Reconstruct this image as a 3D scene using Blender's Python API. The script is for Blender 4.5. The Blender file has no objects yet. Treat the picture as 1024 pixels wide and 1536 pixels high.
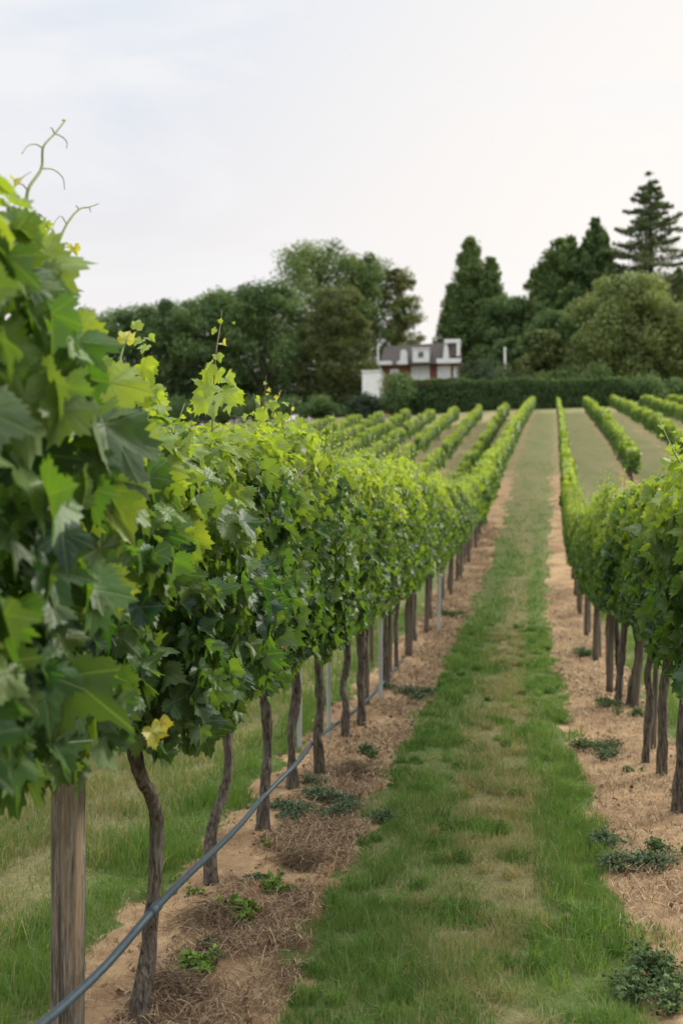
import bpy, math
import numpy as np
from mathutils import Vector

SC = bpy.context.scene
COL = SC.collection
PI = math.pi

# ------------------------------------------------------------------ camera
F = 1500.0                       # focal length in photo pixels (1024 wide)
EYE = 1.6
YAW = math.atan(253.0 / F)
PITCH = math.atan(17.0 / F)
cam_d = bpy.data.cameras.new('camera')
cam = bpy.data.objects.new('camera', cam_d)
COL.objects.link(cam)
cam_d.sensor_fit = 'HORIZONTAL'
cam_d.sensor_width = 24.0
cam_d.lens = 24.0 * F / 1024.0
cam_d.clip_start = 0.05
cam_d.clip_end = 3000
cam_d.dof.use_dof = True
cam_d.dof.focus_distance = 4.0
cam_d.dof.aperture_fstop = 2.3
cam_d.dof.aperture_blades = 9
cam.location = (0, 0, EYE)
cam.rotation_euler = (PI / 2 + PITCH, 0, YAW)
SC.camera = cam


def ray(px, py):
    dx, dy, dz = (px - 512) / F, 1.0, -(py - 768) / F
    c, s = math.cos(PITCH), math.sin(PITCH)
    dy, dz = dy * c - dz * s, dy * s + dz * c
    c, s = math.cos(YAW), math.sin(YAW)
    return np.array([dx * c - dy * s, dx * s + dy * c, dz])


def at(px, py, Y):
    d = ray(px, py)
    return d * (Y / d[1]) + np.array([0, 0, EYE])


# ------------------------------------------------------------------ noise and terrain
ROW_L, ROW_R, SP, SPL = -1.23, .905, 2.135, 1.62
SOIL = [(-1.50, -.775), (.44, 1.2)]
_T = np.random.default_rng(11).random((256, 256))


def vn(x, y, seed=0):
    x = np.asarray(x, float) + seed * 17.31
    y = np.asarray(y, float) + seed * 9.77
    xi = np.floor(x).astype(int); yi = np.floor(y).astype(int)
    fx = x - xi; fy = y - yi
    fx = fx * fx * (3 - 2 * fx); fy = fy * fy * (3 - 2 * fy)
    a = _T[xi & 255, yi & 255]; b = _T[(xi + 1) & 255, yi & 255]
    c = _T[xi & 255, (yi + 1) & 255]; d = _T[(xi + 1) & 255, (yi + 1) & 255]
    return (a * (1 - fx) + b * fx) * (1 - fy) + (c * (1 - fx) + d * fx) * fy


def fbm(x, y, seed=0, o=4):
    s = 0; a = .5
    for i in range(o):
        s = s + a * vn(np.asarray(x) * 2 ** i, np.asarray(y) * 2 ** i, seed + i)
        a *= .5
    return s / (1 - .5 ** o)


def sst(a, b, x):
    t = np.clip((np.asarray(x, float) - a) / (b - a), 0, 1)
    return t * t * (3 - 2 * t)


_py = np.arange(-80, 900, .25)
_slope = np.interp(_py, [-80, 9, 25, 45, 52, 95, 110, 150, 260, 900], [0, 0, .172, .172, .15, .145, .10, .08, .01, 0])
_h = np.cumsum(_slope) * .25
_h -= np.interp(0, _py, _h)
_bs = np.interp(_py, [-80, 6, 20, 900], [0, 0, .042, .042])
_bs[_py > 100] = 0
_b = np.cumsum(_bs) * .25
_b -= np.interp(0, _py, _b)


def bend(y):
    return np.interp(y, _py, _b)


def ground(x, y):
    x = np.asarray(x, float); y = np.asarray(y, float)
    h = np.interp(y, _py, _h)
    u = x - bend(y)
    cr = sst(15, 85, y)
    h = h + cr * .02 * np.clip(u, 0, 60)
    dip = np.interp(y, [-80, 14, 30, 46, 68, 80, 900], [0, 0, -1.05, -1.05, -.1, 0, 0])
    l = -(u - ROW_L)
    h = h + dip * sst(.25, 1.6, l) - cr * .04 * np.clip(l - 2.5, 0, 40)
    return h


def ground_pt(px, py):
    d = ray(px, py); t = 1.0
    while t < 400:
        p = d * t + np.array([0, 0, EYE])
        if p[2] <= ground(p[0], p[1]):
            break
        t += .01
    return np.array([p[0], p[1], float(ground(p[0], p[1]))])




def soil_mask(u, y, x):
    n = (fbm(x * 4.5, y * 3.2, 3) - .5) * .34 + (fbm(x * 14, y * 14, 5, 2) - .5) * .14
    d = np.full(np.shape(u), -9.0)
    for a, b in SOIL:
        a2 = a; b2 = b
        d = np.maximum(d, np.minimum(u - a2, b2 - u))
    d = np.maximum(d, np.where(y < 21, np.minimum(u + 3.7, -2.84 - u), -9))
    for k in range(1, 14):
        grow = .32 + .20 * sst(25, 45, y) * min(1, k / 2.5)
        c = ROW_L - SPL * k
        d = np.maximum(d, np.where(y > 20, grow - np.abs(u - c), -9))
        c = ROW_R + SP * k
        g2 = .36 + (0 if k < 3 else .15)
        d = np.maximum(d, g2 - np.abs(u - c))
    bare = sst(.66, .76, fbm(x * 3.2 + 5, y * 1.9, 21, 3)) * np.where((u > -.25) & (u < .1), 1, 0) * .30
    m = sst(-.05, .05, d + n * (1 + sst(10, 40, y)))
    far = sst(88, 93, y)
    return np.maximum(m, bare) * (1 - far) * (1 - .55 * sst(24, 40, y))


def dry_mask(u, y, x):
    """0 lush green .. 1 dried grass"""
    n0 = fbm(x * 1.9 + 3, y * 1.1, 35, 2)
    mid = sst(-.48, -.16, u + .3 * (n0 - .5)) * (1 - sst(.02, .16, u + .2 * (n0 - .5))) * np.where(np.abs(u) < 1.3, 1, 0)
    left = sst(1.72, 2.02, -u + .25 * (n0 - .5)) * (1 - sst(2.75, 2.95, -u))
    n = fbm(x * 2.6, y * 1.5, 31, 3)
    d = np.maximum(mid, left)
    d = np.maximum(mid, left * .7) * sst(.24, .58, n + .06) * (1 - .5 * sst(12, 30, y))
    d = d + .22 * sst(.5, .8, n)
    d = np.maximum(d, (.34 + .8 * (n - .12)) * sst(16, 34, y))
    return np.clip(d, 0, 1)


# ------------------------------------------------------------------ mesh building
class MB:
    def __init__(self):
        self.v = []; self.t = []; self.q = []; self.c = []; self.uv = []; self.tm = []; self.qm = []; self.n = 0

    def add(self, v, t=None, q=None, tint=(.5, .5, .5), uv=None, m=0):
        v = np.asarray(v, float).reshape(-1, 3); k = len(v)
        self.v.append(v)
        if t is not None and len(t):
            t = np.asarray(t, int).reshape(-1, 3); self.t.append(t + self.n); self.tm.append(np.full(len(t), m))
        if q is not None and len(q):
            q = np.asarray(q, int).reshape(-1, 4); self.q.append(q + self.n); self.qm.append(np.full(len(q), m))
        c = np.asarray(tint, float)
        if c.ndim == 1:
            c = np.tile(c[:3], (k, 1))
        self.c.append(c)
        self.uv.append(np.zeros((k, 2)) if uv is None else np.asarray(uv, float))
        self.n += k
        return self

    def join(self, o, M=None, off=(0, 0, 0), m=None):
        """append another builder, scaled/rotated by M and moved"""
        v = np.concatenate(o.v)
        if M is not None:
            v = v @ np.asarray(M).T
        v = v + np.asarray(off)
        base = self.n
        self.v.append(v); self.c += o.c; self.uv += o.uv; self.n += len(v)
        for a in o.t: self.t.append(a + base)
        for a in o.q: self.q.append(a + base)
        self.tm += o.tm if m is None else [np.full(len(a), m) for a in o.tm]
        self.qm += o.qm if m is None else [np.full(len(a), m) for a in o.qm]
        return self

    def mesh(self, name, mats, smooth=True):
        me = bpy.data.meshes.new(name)
        V = np.concatenate(self.v)
        T = np.concatenate(self.t) if self.t else np.zeros((0, 3), int)
        Q = np.concatenate(self.q) if self.q else np.zeros((0, 4), int)
        L = np.concatenate([T.ravel(), Q.ravel()])
        st = np.concatenate([np.arange(len(T)) * 3, len(T) * 3 + np.arange(len(Q)) * 4])
        mi = np.concatenate((self.tm if self.t else []) + (self.qm if self.q else [])).astype(np.int32)
        me.vertices.add(len(V)); me.vertices.foreach_set('co', V.astype(np.float32).ravel())
        me.loops.add(len(L)); me.loops.foreach_set('vertex_index', L.astype(np.int32))
        me.polygons.add(len(st)); me.polygons.foreach_set('loop_start', st.astype(np.int32))
        me.polygons.foreach_set('material_index', mi)
        me.polygons.foreach_set('use_smooth', np.full(len(st), smooth))
        C = np.concatenate(self.c); C = np.concatenate([C, np.ones((len(C), 1))], 1)
        a = me.color_attributes.new('tint', 'FLOAT_COLOR', 'POINT')
        a.data.foreach_set('color', C.astype(np.float32).ravel())
        U = np.concatenate(self.uv)
        l = me.uv_layers.new(name='UVMap')
        l.data.foreach_set('uv', U[L].astype(np.float32).ravel())
        me.update(calc_edges=True)
        for m in (mats if isinstance(mats, (list, tuple)) else [mats]):
            me.materials.append(m)
        return me

    def build(self, name, mats, parent=None, smooth=True):
        return link(name, self.mesh(name, mats, smooth), parent)


def link(name, data, parent=None):
    o = bpy.data.objects.new(name, data)
    COL.objects.link(o)
    if parent is not None:
        o.parent = parent
    return o


def tag(o, label=None, cat=None, group=None, kind=None):
    if label: o['label'] = label
    if cat: o['category'] = cat
    if group: o['group'] = group
    if kind: o['kind'] = kind
    return o


def thing(name, label, cat, loc=(0, 0, 0), group=None, rz=0):
    o = link(name, None)
    o.empty_display_size = .1
    o.location = tuple(float(a) for a in loc)
    o.rotation_euler = (0, 0, rz)
    return tag(o, label, cat, group)


def norm(a):
    a = np.asarray(a, float)
    return a / (np.linalg.norm(a, axis=-1, keepdims=True) + 1e-12)


def spline(pts, n):
    P = np.asarray(pts, float)
    if len(P) < 3:
        t = np.linspace(0, 1, n)[:, None]
        return P[0] * (1 - t) + P[-1] * t
    P = np.vstack([2 * P[0] - P[1], P, 2 * P[-1] - P[-2]])
    s = np.linspace(0, len(P) - 3 - 1e-6, n)
    i = s.astype(int); t = (s - i)[:, None]
    a, b, c, d = P[i], P[i + 1], P[i + 2], P[i + 3]
    return .5 * (2 * b + (c - a) * t + (2 * a - 5 * b + 4 * c - d) * t ** 2 + (3 * b - a - 3 * c + d) * t ** 3)


def tube(mb, pts, rad, n=None, ns=8, tint=(.5, .5, .5), rough=0, seed=0, m=0, cap=True):
    n = n or max(2, len(pts))
    P = spline(pts, n)
    R = np.interp(np.linspace(0, 1, n), np.linspace(0, 1, len(np.atleast_1d(rad))) if np.size(rad) > 1 else [0, 1],
                  rad if np.size(rad) > 1 else [rad, rad])
    T = norm(np.gradient(P, axis=0))
    ref = np.array([1., 0, 0]) if abs(T[0][0]) < .8 else np.array([0, 1., 0])
    A = []
    for k in range(n):
        ref = norm(ref - T[k] * np.dot(ref, T[k])); A.append(ref)
    A = np.array(A); B = np.cross(T, A)
    th = np.linspace(0, 2 * PI, ns, endpoint=False)
    rr = R[:, None] * np.ones((1, ns))
    if rough:
        ii, jj = np.meshgrid(np.arange(n), np.arange(ns), indexing='ij')
        tw = .35 * seed
        nz = vn(np.cos(th + tw)[None, :] * 1.6 + ii * .16, np.sin(th)[None, :] * 1.6 + ii * .05, seed) - .5
        n2 = vn(jj * 1.3 + ii * .08, ii * .55, seed + 3) - .5
        rr = rr * (1 + rough * (1.5 * nz + .9 * n2))
    V = P[:, None] + rr[..., None] * (np.cos(th)[None, :, None] * A[:, None] + np.sin(th)[None, :, None] * B[:, None])
    V = V.reshape(-1, 3)
    i, j = np.meshgrid(np.arange(n - 1), np.arange(ns), indexing='ij')
    j2 = (j + 1) % ns
    Q = np.stack([i * ns + j, i * ns + j2, (i + 1) * ns + j2, (i + 1) * ns + j], -1).reshape(-1, 4)
    t = []
    if cap:
        V = np.vstack([V, P[0], P[-1]])
        a = n * ns
        for k in range(ns):
            t.append([a, (k + 1) % ns, k]); t.append([a + 1, (n - 1) * ns + k, (n - 1) * ns + (k + 1) % ns])
    # uv: x round, y along
    uv = np.zeros((len(V), 2)); uv[:n * ns, 0] = np.tile(np.arange(ns) / ns, n); uv[:n * ns, 1] = np.repeat(np.linspace(0, 1, n), ns)
    mb.add(V, t, Q, tint, uv, m)
    return mb


def box(mb, lo, hi, tint=(.5, .5, .5), m=0):
    x0, y0, z0 = lo; x1, y1, z1 = hi
    v = [(x0, y0, z0), (x1, y0, z0), (x1, y1, z0), (x0, y1, z0), (x0, y0, z1), (x1, y0, z1), (x1, y1, z1), (x0, y1, z1)]
    q = [(0, 3, 2, 1), (4, 5, 6, 7), (0, 1, 5, 4), (1, 2, 6, 5), (2, 3, 7, 6), (3, 0, 4, 7)]
    return mb.add(v, None, q, tint, None, m)


# ------------------------------------------------------------------ materials
class NT:
    def __init__(self, name):
        self.m = bpy.data.materials.new(name); self.m.use_nodes = True
        self.t = self.m.node_tree; self.t.nodes.clear()
        self.out = self.t.nodes.new('ShaderNodeOutputMaterial')

    def n(self, typ, **kw):
        nd = self.t.nodes.new('ShaderNode' + typ)
        for k, v in kw.items():
            if k in ('operation', 'blend_type', 'data_type', 'attribute_name', 'feature', 'wave_type', 'bands_direction', 'musgrave_type', 'noise_dimensions'):
                setattr(nd, k, v)
            else:
                self.set(nd.inputs[k.replace('_', ' ')], v)
        return nd

    def set(self, s, v):
        if hasattr(v, 'is_output') or hasattr(v, 'links') and not isinstance(v, (tuple, list)):
            self.t.links.new(v, s)
        else:
            s.default_value = v

    def math(self, op, a, b=0.0, c=0.0):
        nd = self.t.nodes.new('ShaderNodeMath'); nd.operation = op
        self.set(nd.inputs[0], a); self.set(nd.inputs[1], b)
        self.set(nd.inputs[2], c)
        return nd.outputs[0]

    def mix(self, f, a, b, bt='MIX'):
        nd = self.t.nodes.new('ShaderNodeMix'); nd.data_type = 'RGBA'; nd.blend_type = bt
        self.set(nd.inputs[0], f)
        for s, v in ((nd.inputs[6], a), (nd.inputs[7], b)):
            if isinstance(v, tuple) and len(v) == 3: v = (*v, 1)
            self.set(s, v)
        return nd.outputs[2]

    def noise(self, co, scale, detail=4, rough=.55, dist=0):
        nd = self.t.nodes.new('ShaderNodeTexNoise')
        self.t.links.new(co, nd.inputs['Vector'])
        nd.inputs['Scale'].default_value = scale; nd.inputs['Detail'].default_value = detail
        nd.inputs['Roughness'].default_value = rough; nd.inputs['Distortion'].default_value = dist
        return nd.outputs[0]

    def ramp(self, f, stops):
        nd = self.t.nodes.new('ShaderNodeValToRGB')
        self.t.links.new(f, nd.inputs[0])
        e = nd.color_ramp.elements
        while len(e) < len(stops): e.new(.5)
        for i, (p, c) in enumerate(stops):
            e[i].position = p
            e[i].color = (c, c, c, 1) if not isinstance(c, tuple) else (*c, 1)
        return nd.outputs[0]

    def co(self, kind='Object', scale=None):
        nd = self.t.nodes.new('ShaderNodeTexCoord')
        o = nd.outputs[kind]
        if scale:
            mp = self.t.nodes.new('ShaderNodeMapping'); self.t.links.new(o, mp.inputs[0])
            mp.inputs['Scale'].default_value = scale; o = mp.outputs[0]
        return o

    def attr(self, name='tint'):
        nd = self.t.nodes.new('ShaderNodeAttribute'); nd.attribute_name = name
        return nd

    def bump(self, h, strength=.5, dist=.01):
        nd = self.t.nodes.new('ShaderNodeBump')
        nd.inputs['Strength'].default_value = strength; nd.inputs['Distance'].default_value = dist
        self.t.links.new(h, nd.inputs['Height'])
        return nd.outputs[0]

    def pbr(self, col, rough=.6, spec=.4, normal=None, metal=0):
        nd = self.t.nodes.new('ShaderNodeBsdfPrincipled')
        if isinstance(col, tuple) and len(col) == 3: col = (*col, 1)
        self.set(nd.inputs['Base Color'], col); self.set(nd.inputs['Roughness'], rough)
        nd.inputs['Specular IOR Level'].default_value = spec; nd.inputs['Metallic'].default_value = metal
        if normal is not None: self.t.links.new(normal, nd.inputs['Normal'])
        return nd.outputs[0]

    def done(self, sh):
        self.t.links.new(sh, self.out.inputs[0]); return self.m


def sep(n, v):
    nd = n.t.nodes.new('ShaderNodeSeparateXYZ'); n.t.links.new(v, nd.inputs[0]); return nd.outputs


def mat_vine_leaf():
    n = NT('vine_leaf')
    tint = n.attr().outputs['Color']
    uv = n.t.nodes.new('ShaderNodeUVMap').outputs[0]
    x, y, _ = sep(n, uv)
    ax = n.math('ABSOLUTE', x)
    vein = None
    for deg in (0, 57, 114):
        a = math.radians(deg); sx, sy = math.sin(a), math.cos(a)
        cr = n.math('ABSOLUTE', n.math('SUBTRACT', n.math('MULTIPLY', ax, sy), n.math('MULTIPLY', y, sx)))
        dt = n.math('ADD', n.math('MULTIPLY', ax, sx), n.math('MULTIPLY', y, sy))
        w = n.math('SUBTRACT', 1.0, n.math('MULTIPLY', cr, 55.0))
        w = n.math('MULTIPLY', n.math('MAXIMUM', w, 0.0), n.math('GREATER_THAN', dt, 0.0))
        vein = w if vein is None else n.math('MAXIMUM', vein, w)
    obj = n.co('Object')
    pat = n.noise(obj, 60, 3)
    ang = n.math('MULTIPLY', n.math('SINE', n.math('ADD', n.math('MULTIPLY', ax, 34.0), n.math('MULTIPLY', y, -30.0))), .5)
    col = n.mix(n.math('MULTIPLY', pat, .55), tint, n.mix(1.0, tint, (1.5, 1.35, 1.2), 'MULTIPLY'))
    spot = n.noise(obj, 22, 3, .6)
    col = n.mix(n.math('MULTIPLY', n.ramp(spot, [(.62, 0), (.72, 1)]), .25), col, (.18, .16, .045))
    col = n.mix(n.math('MULTIPLY', vein, .38), col, (.26, .34, .12))
    geo = n.t.nodes.new('ShaderNodeNewGeometry')
    under = n.mix(.45, col, (.15, .20, .10))
    col2 = n.mix(geo.outputs['Backfacing'], col, under)
    h = n.math('ADD', n.math('MULTIPLY', vein, -1.0), n.math('ADD', n.math('MULTIPLY', ang, .16), n.math('MULTIPLY', pat, .9)))
    bm = n.bump(h, .5, .004)
    rough = n.math('ADD', .45, n.math('MULTIPLY', geo.outputs['Backfacing'], .3))
    p = n.pbr(col2, rough, .37, bm)
    tr = n.t.nodes.new('ShaderNodeBsdfTranslucent')
    n.t.links.new(n.mix(1.0, n.mix(n.math('MULTIPLY', vein, .5), col, (.05, .1, .02)), (2.5, 2.3, .75), 'MULTIPLY'), tr.inputs[0])
    mx = n.t.nodes.new('ShaderNodeMixShader'); mx.inputs[0].default_value = .38
    n.t.links.new(p, mx.inputs[1]); n.t.links.new(tr.outputs[0], mx.inputs[2])
    return n.done(mx.outputs[0])


def mat_tint(name, rough=.6, spec=.3, trans=.3, tmul=(1.6, 1.5, .7), var=0):
    n = NT(name)
    c = n.attr().outputs['Color']
    p = n.pbr(c, rough, spec)
    if not trans: return n.done(p)
    tr = n.t.nodes.new('ShaderNodeBsdfTranslucent')
    n.t.links.new(n.mix(1.0, c, tmul, 'MULTIPLY'), tr.inputs[0])
    mx = n.t.nodes.new('ShaderNodeMixShader'); mx.inputs[0].default_value = trans
    n.t.links.new(p, mx.inputs[1]); n.t.links.new(tr.outputs[0], mx.inputs[2])
    return n.done(mx.outputs[0])


def mat_bark(name, dark, light, lichen, zs=.12, sc=70):
    n = NT(name)
    co = n.co('Object', (1, 1, zs))
    a = n.noise(co, sc, 5, .65, .4)
    b = n.noise(n.co('Object'), 9, 3)
    col = n.mix(n.ramp(a, [(.35, 0), (.65, 1)]), dark, light)
    col = n.mix(n.math('MULTIPLY', n.ramp(b, [(.5, 0), (.68, 1)]), .6), col, lichen)
    return n.done(n.pbr(col, .85, .2, n.bump(a, 1.0, .012)))


def mat_post():
    n = NT('weathered_wood')
    co = n.co('Object', (1, 1, .07))
    a = n.noise(co, 150, 6, .75, .4)
    s = n.noise(n.co('Object', (1, 1, .03)), 34, 4, .6, .8)
    b = n.noise(n.co('Object', (1, 1, .35)), 9, 4)
    col = n.mix(n.ramp(a, [(.38, 0), (.62, 1)]), (.080, .066, .052), (.36, .315, .25))
    col = n.mix(n.math('MULTIPLY', n.ramp(s, [(.54, 0), (.62, 1)]), .65), col, (.33, .215, .125))
    col = n.mix(n.math('MULTIPLY', n.ramp(s, [(.38, 1), (.46, 0)]), .8), col, (.05, .037, .028))
    col = n.mix(n.math('MULTIPLY', n.ramp(b, [(.46, 0), (.66, 1)]), .55), col, (.17, .165, .11))
    return n.done(n.pbr(col, .8, .2, n.bump(n.math('ADD', a, s), .9, .010)))


def mat_noise(name, c1, c2, scale, rough=.6, spec=.3, bump=.2, metal=0, stretch=None, dist=.01):
    n = NT(name)
    a = n.noise(n.co('Object', stretch), scale, 4)
    col = n.mix(n.ramp(a, [(.3, 0), (.7, 1)]), c1, c2)
    return n.done(n.pbr(col, rough, spec, n.bump(a, bump, dist), metal))


def mat_brick():
    n = NT('red_brick')
    br = n.t.nodes.new('ShaderNodeTexBrick')
    n.t.links.new(n.co('Object'), br.inputs[0])
    mp = n.t.nodes.new('ShaderNodeMapping'); mp.inputs['Rotation'].default_value = (PI / 2, 0, 0)
    n.t.links.new(n.co('Object'), mp.inputs[0]); n.t.links.new(mp.outputs[0], br.inputs[0])
    br.inputs['Scale'].default_value = 2.2
    br.inputs['Color1'].default_value = (.25, .075, .052, 1); br.inputs['Color2'].default_value = (.18, .058, .042, 1)
    br.inputs['Mortar'].default_value = (.30, .22, .18, 1)
    a = n.noise(n.co('Object'), .8, 3)
    return n.done(n.pbr(n.mix(n.math('MULTIPLY', a, .5), br.outputs[0], (.12, .045, .035)), .85, .2))


def mat_ground():
    n = NT('vineyard_ground')
    at_ = n.attr('zone')
    sp = n.t.nodes.new('ShaderNodeSeparateColor'); n.t.links.new(at_.outputs['Color'], sp.inputs[0])
    soil, dry, near = sp.outputs[0], sp.outputs[1], sp.outputs[2]
    co = n.co('Object')
    n1 = n.noise(co, 1.7, 4); n2 = n.noise(co, 16, 5, .65); n3 = n.noise(co, 90, 4, .7); nb = n.noise(co, .35, 3)
    fib = n.noise(n.co('Object', (1, .25, 1)), 60, 3, .6, 2.0)
    sc = n.mix(n.ramp(n2, [(.3, 0), (.72, 1)]), (.27, .160, .078), (.54, .38, .205))
    sc = n.mix(n.math('MULTIPLY', n.ramp(n3, [(.45, 0), (.7, 1)]), .6), sc, (.46, .32, .20))
    sc = n.mix(n.math('MULTIPLY', n.ramp(fib, [(.55, 0), (.63, 1)]), .35), sc, (.50, .38, .24))
    sc = n.mix(n.math('MULTIPLY', n.ramp(n1, [(.38, 1), (.60, 0)]), .62), sc, (.16, .09, .052))
    gr = n.mix(n.ramp(n2, [(.3, 0), (.7, 1)]), (.070, .118, .028), (.135, .190, .050))
    gr = n.mix(n.ramp(nb, [(.35, 0), (.7, .6)]), gr, (.10, .12, .04))
    dr = n.mix(n.ramp(n2, [(.3, 0), (.7, 1)]), (.14, .135, .058), (.27, .22, .115))
    gcol = n.mix(dry, gr, dr)
    ln = n.noise(n.co('Object', (1.6, .14, 1)), 1.0, 5, .65)
    gcol = n.mix(n.math('MULTIPLY', n.ramp(ln, [(.45, 0), (.56, 1)]), .5), gcol, dr)
    edge = n.math('ADD', soil, n.math('MULTIPLY', n.math('SUBTRACT', n3, .5), .5))
    col = n.mix(n.ramp(edge, [(.38, 0), (.62, 1)]), gcol, sc)
    h = n.math('ADD', n.math('MULTIPLY', n2, 1.0), n.math('MULTIPLY', n3, .5))
    return n.done(n.pbr(col, .95, .12, n.bump(h, .8, .03)))


M_LEAF = mat_vine_leaf()
M_STEM = mat_tint('vine_stem', .6, .3, 0)
M_TREE = mat_tint('tree_leaf', .65, .22, .28)
M_GRASS = mat_tint('grass_blade', .55, .3, .35)
M_STRAW = mat_tint('straw', .7, .25, .15, (1, 1, 1))
M_BARK = mat_bark('vine_bark', (.020, .015, .012), (.19, .155, .12), (.17, .165, .13), .14, 90)
M_TBARK = mat_bark('tree_bark', (.03, .024, .018), (.10, .08, .06), (.07, .075, .05), .3, 8)
M_POST = mat_post()
M_STAKEW = mat_bark('stake_wood', (.055, .042, .03), (.19, .15, .115), (.12, .125, .09), .05, 60)
M_METAL = mat_noise('galvanised_steel', (.34, .36, .36), (.52, .54, .53), 30, .5, .5, .1, .35, (1, 1, .1))
M_HOSE = mat_noise('hose_plastic', (.035, .055, .068), (.055, .08, .095), 40, .5, .4, .15)
M_WHITE = mat_noise('white_render', (.68, .68, .66), (.80, .80, .78), 1.2, .7, .3, .05)
M_ROOF = mat_noise('roof_tile', (.060, .050, .045), (.105, .088, .078), 3, .8, .25, .3, 0, (1, 1, 4))
M_GLASS = mat_noise('window_glass', (.05, .06, .07), (.09, .10, .11), 1, .12, .6, 0)
M_BLIND = mat_noise('window_blind', (.55, .57, .58), (.70, .71, .71), 2, .6, .3, 0)
M_BRICK = mat_brick()
M_GROUND = mat_ground()

# ------------------------------------------------------------------ vine leaves
_A = np.radians([0, 14, 30, 44, 57, 72, 86, 100, 116, 135, 155, 170, 180])
_R = np.array([.80, .64, .47, .60, .70, .55, .42, .50, .54, .47, .37, .22, .07])


def leaf_template(lod, rng):
    if lod == 0: half = np.linspace(0, 180, 27)
    elif lod == 1: half = np.linspace(0, 180, 16)
    elif lod == 2: half = np.array([0, 30, 57, 86, 116, 155, 180.])
    else: half = np.array([0, 57, 116, 180.])
    half = np.radians(half)
    th = np.concatenate([half, -half[-2:0:-1]])
    Rv = _R * (1 + rng.normal(0, .07, len(_R))); dp = rng.uniform(-.04, .10); Rv[[2, 6]] += dp; Rv[[1, 3]] += dp * .5
    r = np.interp(np.abs(th), _A, Rv)
    if lod == 3: r = np.maximum(r, .18)
    if lod < 2:
        k = np.arange(len(th)); amp = .085 if lod == 0 else .05
        r = r * (1 + amp * np.where(k % 2 == 0, 1, -1) * (np.abs(th) < 2.9) + rng.normal(0, .03, len(th)))
    asym = 1 + rng.normal(0, .05)
    x = np.sin(th) * r * np.where(th > 0, asym, 1 / asym); y = np.cos(th) * r
    ph = rng.uniform(0, 6.3, 3)
    fold, cup, tipc = rng.choice([rng.uniform(-.1, .3), rng.uniform(.3, .75)]), rng.uniform(-.4, .5), rng.uniform(.0, .6)

    def zz(x, y):
        rr = np.hypot(x, y); t = np.arctan2(x, y)
        return fold * np.abs(x) - cup * x * x - tipc * np.maximum(y, 0) ** 2 + .12 * rr * np.sin(3 * t + ph[0]) + .07 * rr * np.sin(5 * t + ph[1])
    n = len(th)
    if lod < 2:
        m = .55
        xs = np.concatenate([[0], x * m, x]); ys = np.concatenate([[0], y * m, y])
        i = np.arange(n); j = (i + 1) % n
        T = np.stack([np.zeros(n, int), 1 + i, 1 + j], 1)
        Q = np.stack([1 + i, 1 + n + i, 1 + n + j, 1 + j], 1)
    else:
        xs = np.concatenate([[0], x]); ys = np.concatenate([[0], y])
        i = np.arange(n); j = (i + 1) % n
        T = np.stack([np.zeros(n, int), 1 + i, 1 + j], 1); Q = np.zeros((0, 4), int)
    V = np.stack([xs, ys, zz(xs, ys)], 1) / 1.12
    # template faces must look to +z
    T = T[:, ::-1]; Q = Q[:, ::-1]
    return V, T, Q, np.stack([xs, ys], 1)


_tr = np.random.default_rng(5)
TEMPL = {l: [leaf_template(l, _tr) for _ in range(12)] for l in range(4)}


def put_leaves(mb, pos, nrm, tip, size, tint, lod, rng, m=0):
    pos = np.asarray(pos, float); N = norm(nrm)
    Y = np.asarray(tip, float); Y = norm(Y - N * np.sum(Y * N, 1, keepdims=True)); X = np.cross(Y, N)
    size = np.asarray(size, float); tint = np.asarray(tint, float)
    pick = rng.integers(0, len(TEMPL[lod]), len(pos))
    for k, (V, T, Q, uv) in enumerate(TEMPL[lod]):
        s = np.where(pick == k)[0]
        if not len(s): continue
        P = pos[s, None] + size[s, None, None] * (V[None, :, :1] * X[s, None] + V[None, :, 1:2] * Y[s, None] + V[None, :, 2:] * N[s, None])
        nv = len(V); o = (np.arange(len(s)) * nv)[:, None, None]
        mb.add(P.reshape(-1, 3), (T[None] + o).reshape(-1, 3), (Q[None] + o).reshape(-1, 4) if len(Q) else None,
               np.repeat(tint[s], nv, 0), np.tile(uv, (len(s), 1)), m)


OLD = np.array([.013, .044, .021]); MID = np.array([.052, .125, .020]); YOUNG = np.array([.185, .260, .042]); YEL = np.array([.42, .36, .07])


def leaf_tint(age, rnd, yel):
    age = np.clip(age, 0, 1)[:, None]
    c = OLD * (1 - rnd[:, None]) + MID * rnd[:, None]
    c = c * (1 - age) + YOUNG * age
    return c * (1 - yel[:, None]) + YEL * yel[:, None]


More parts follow.
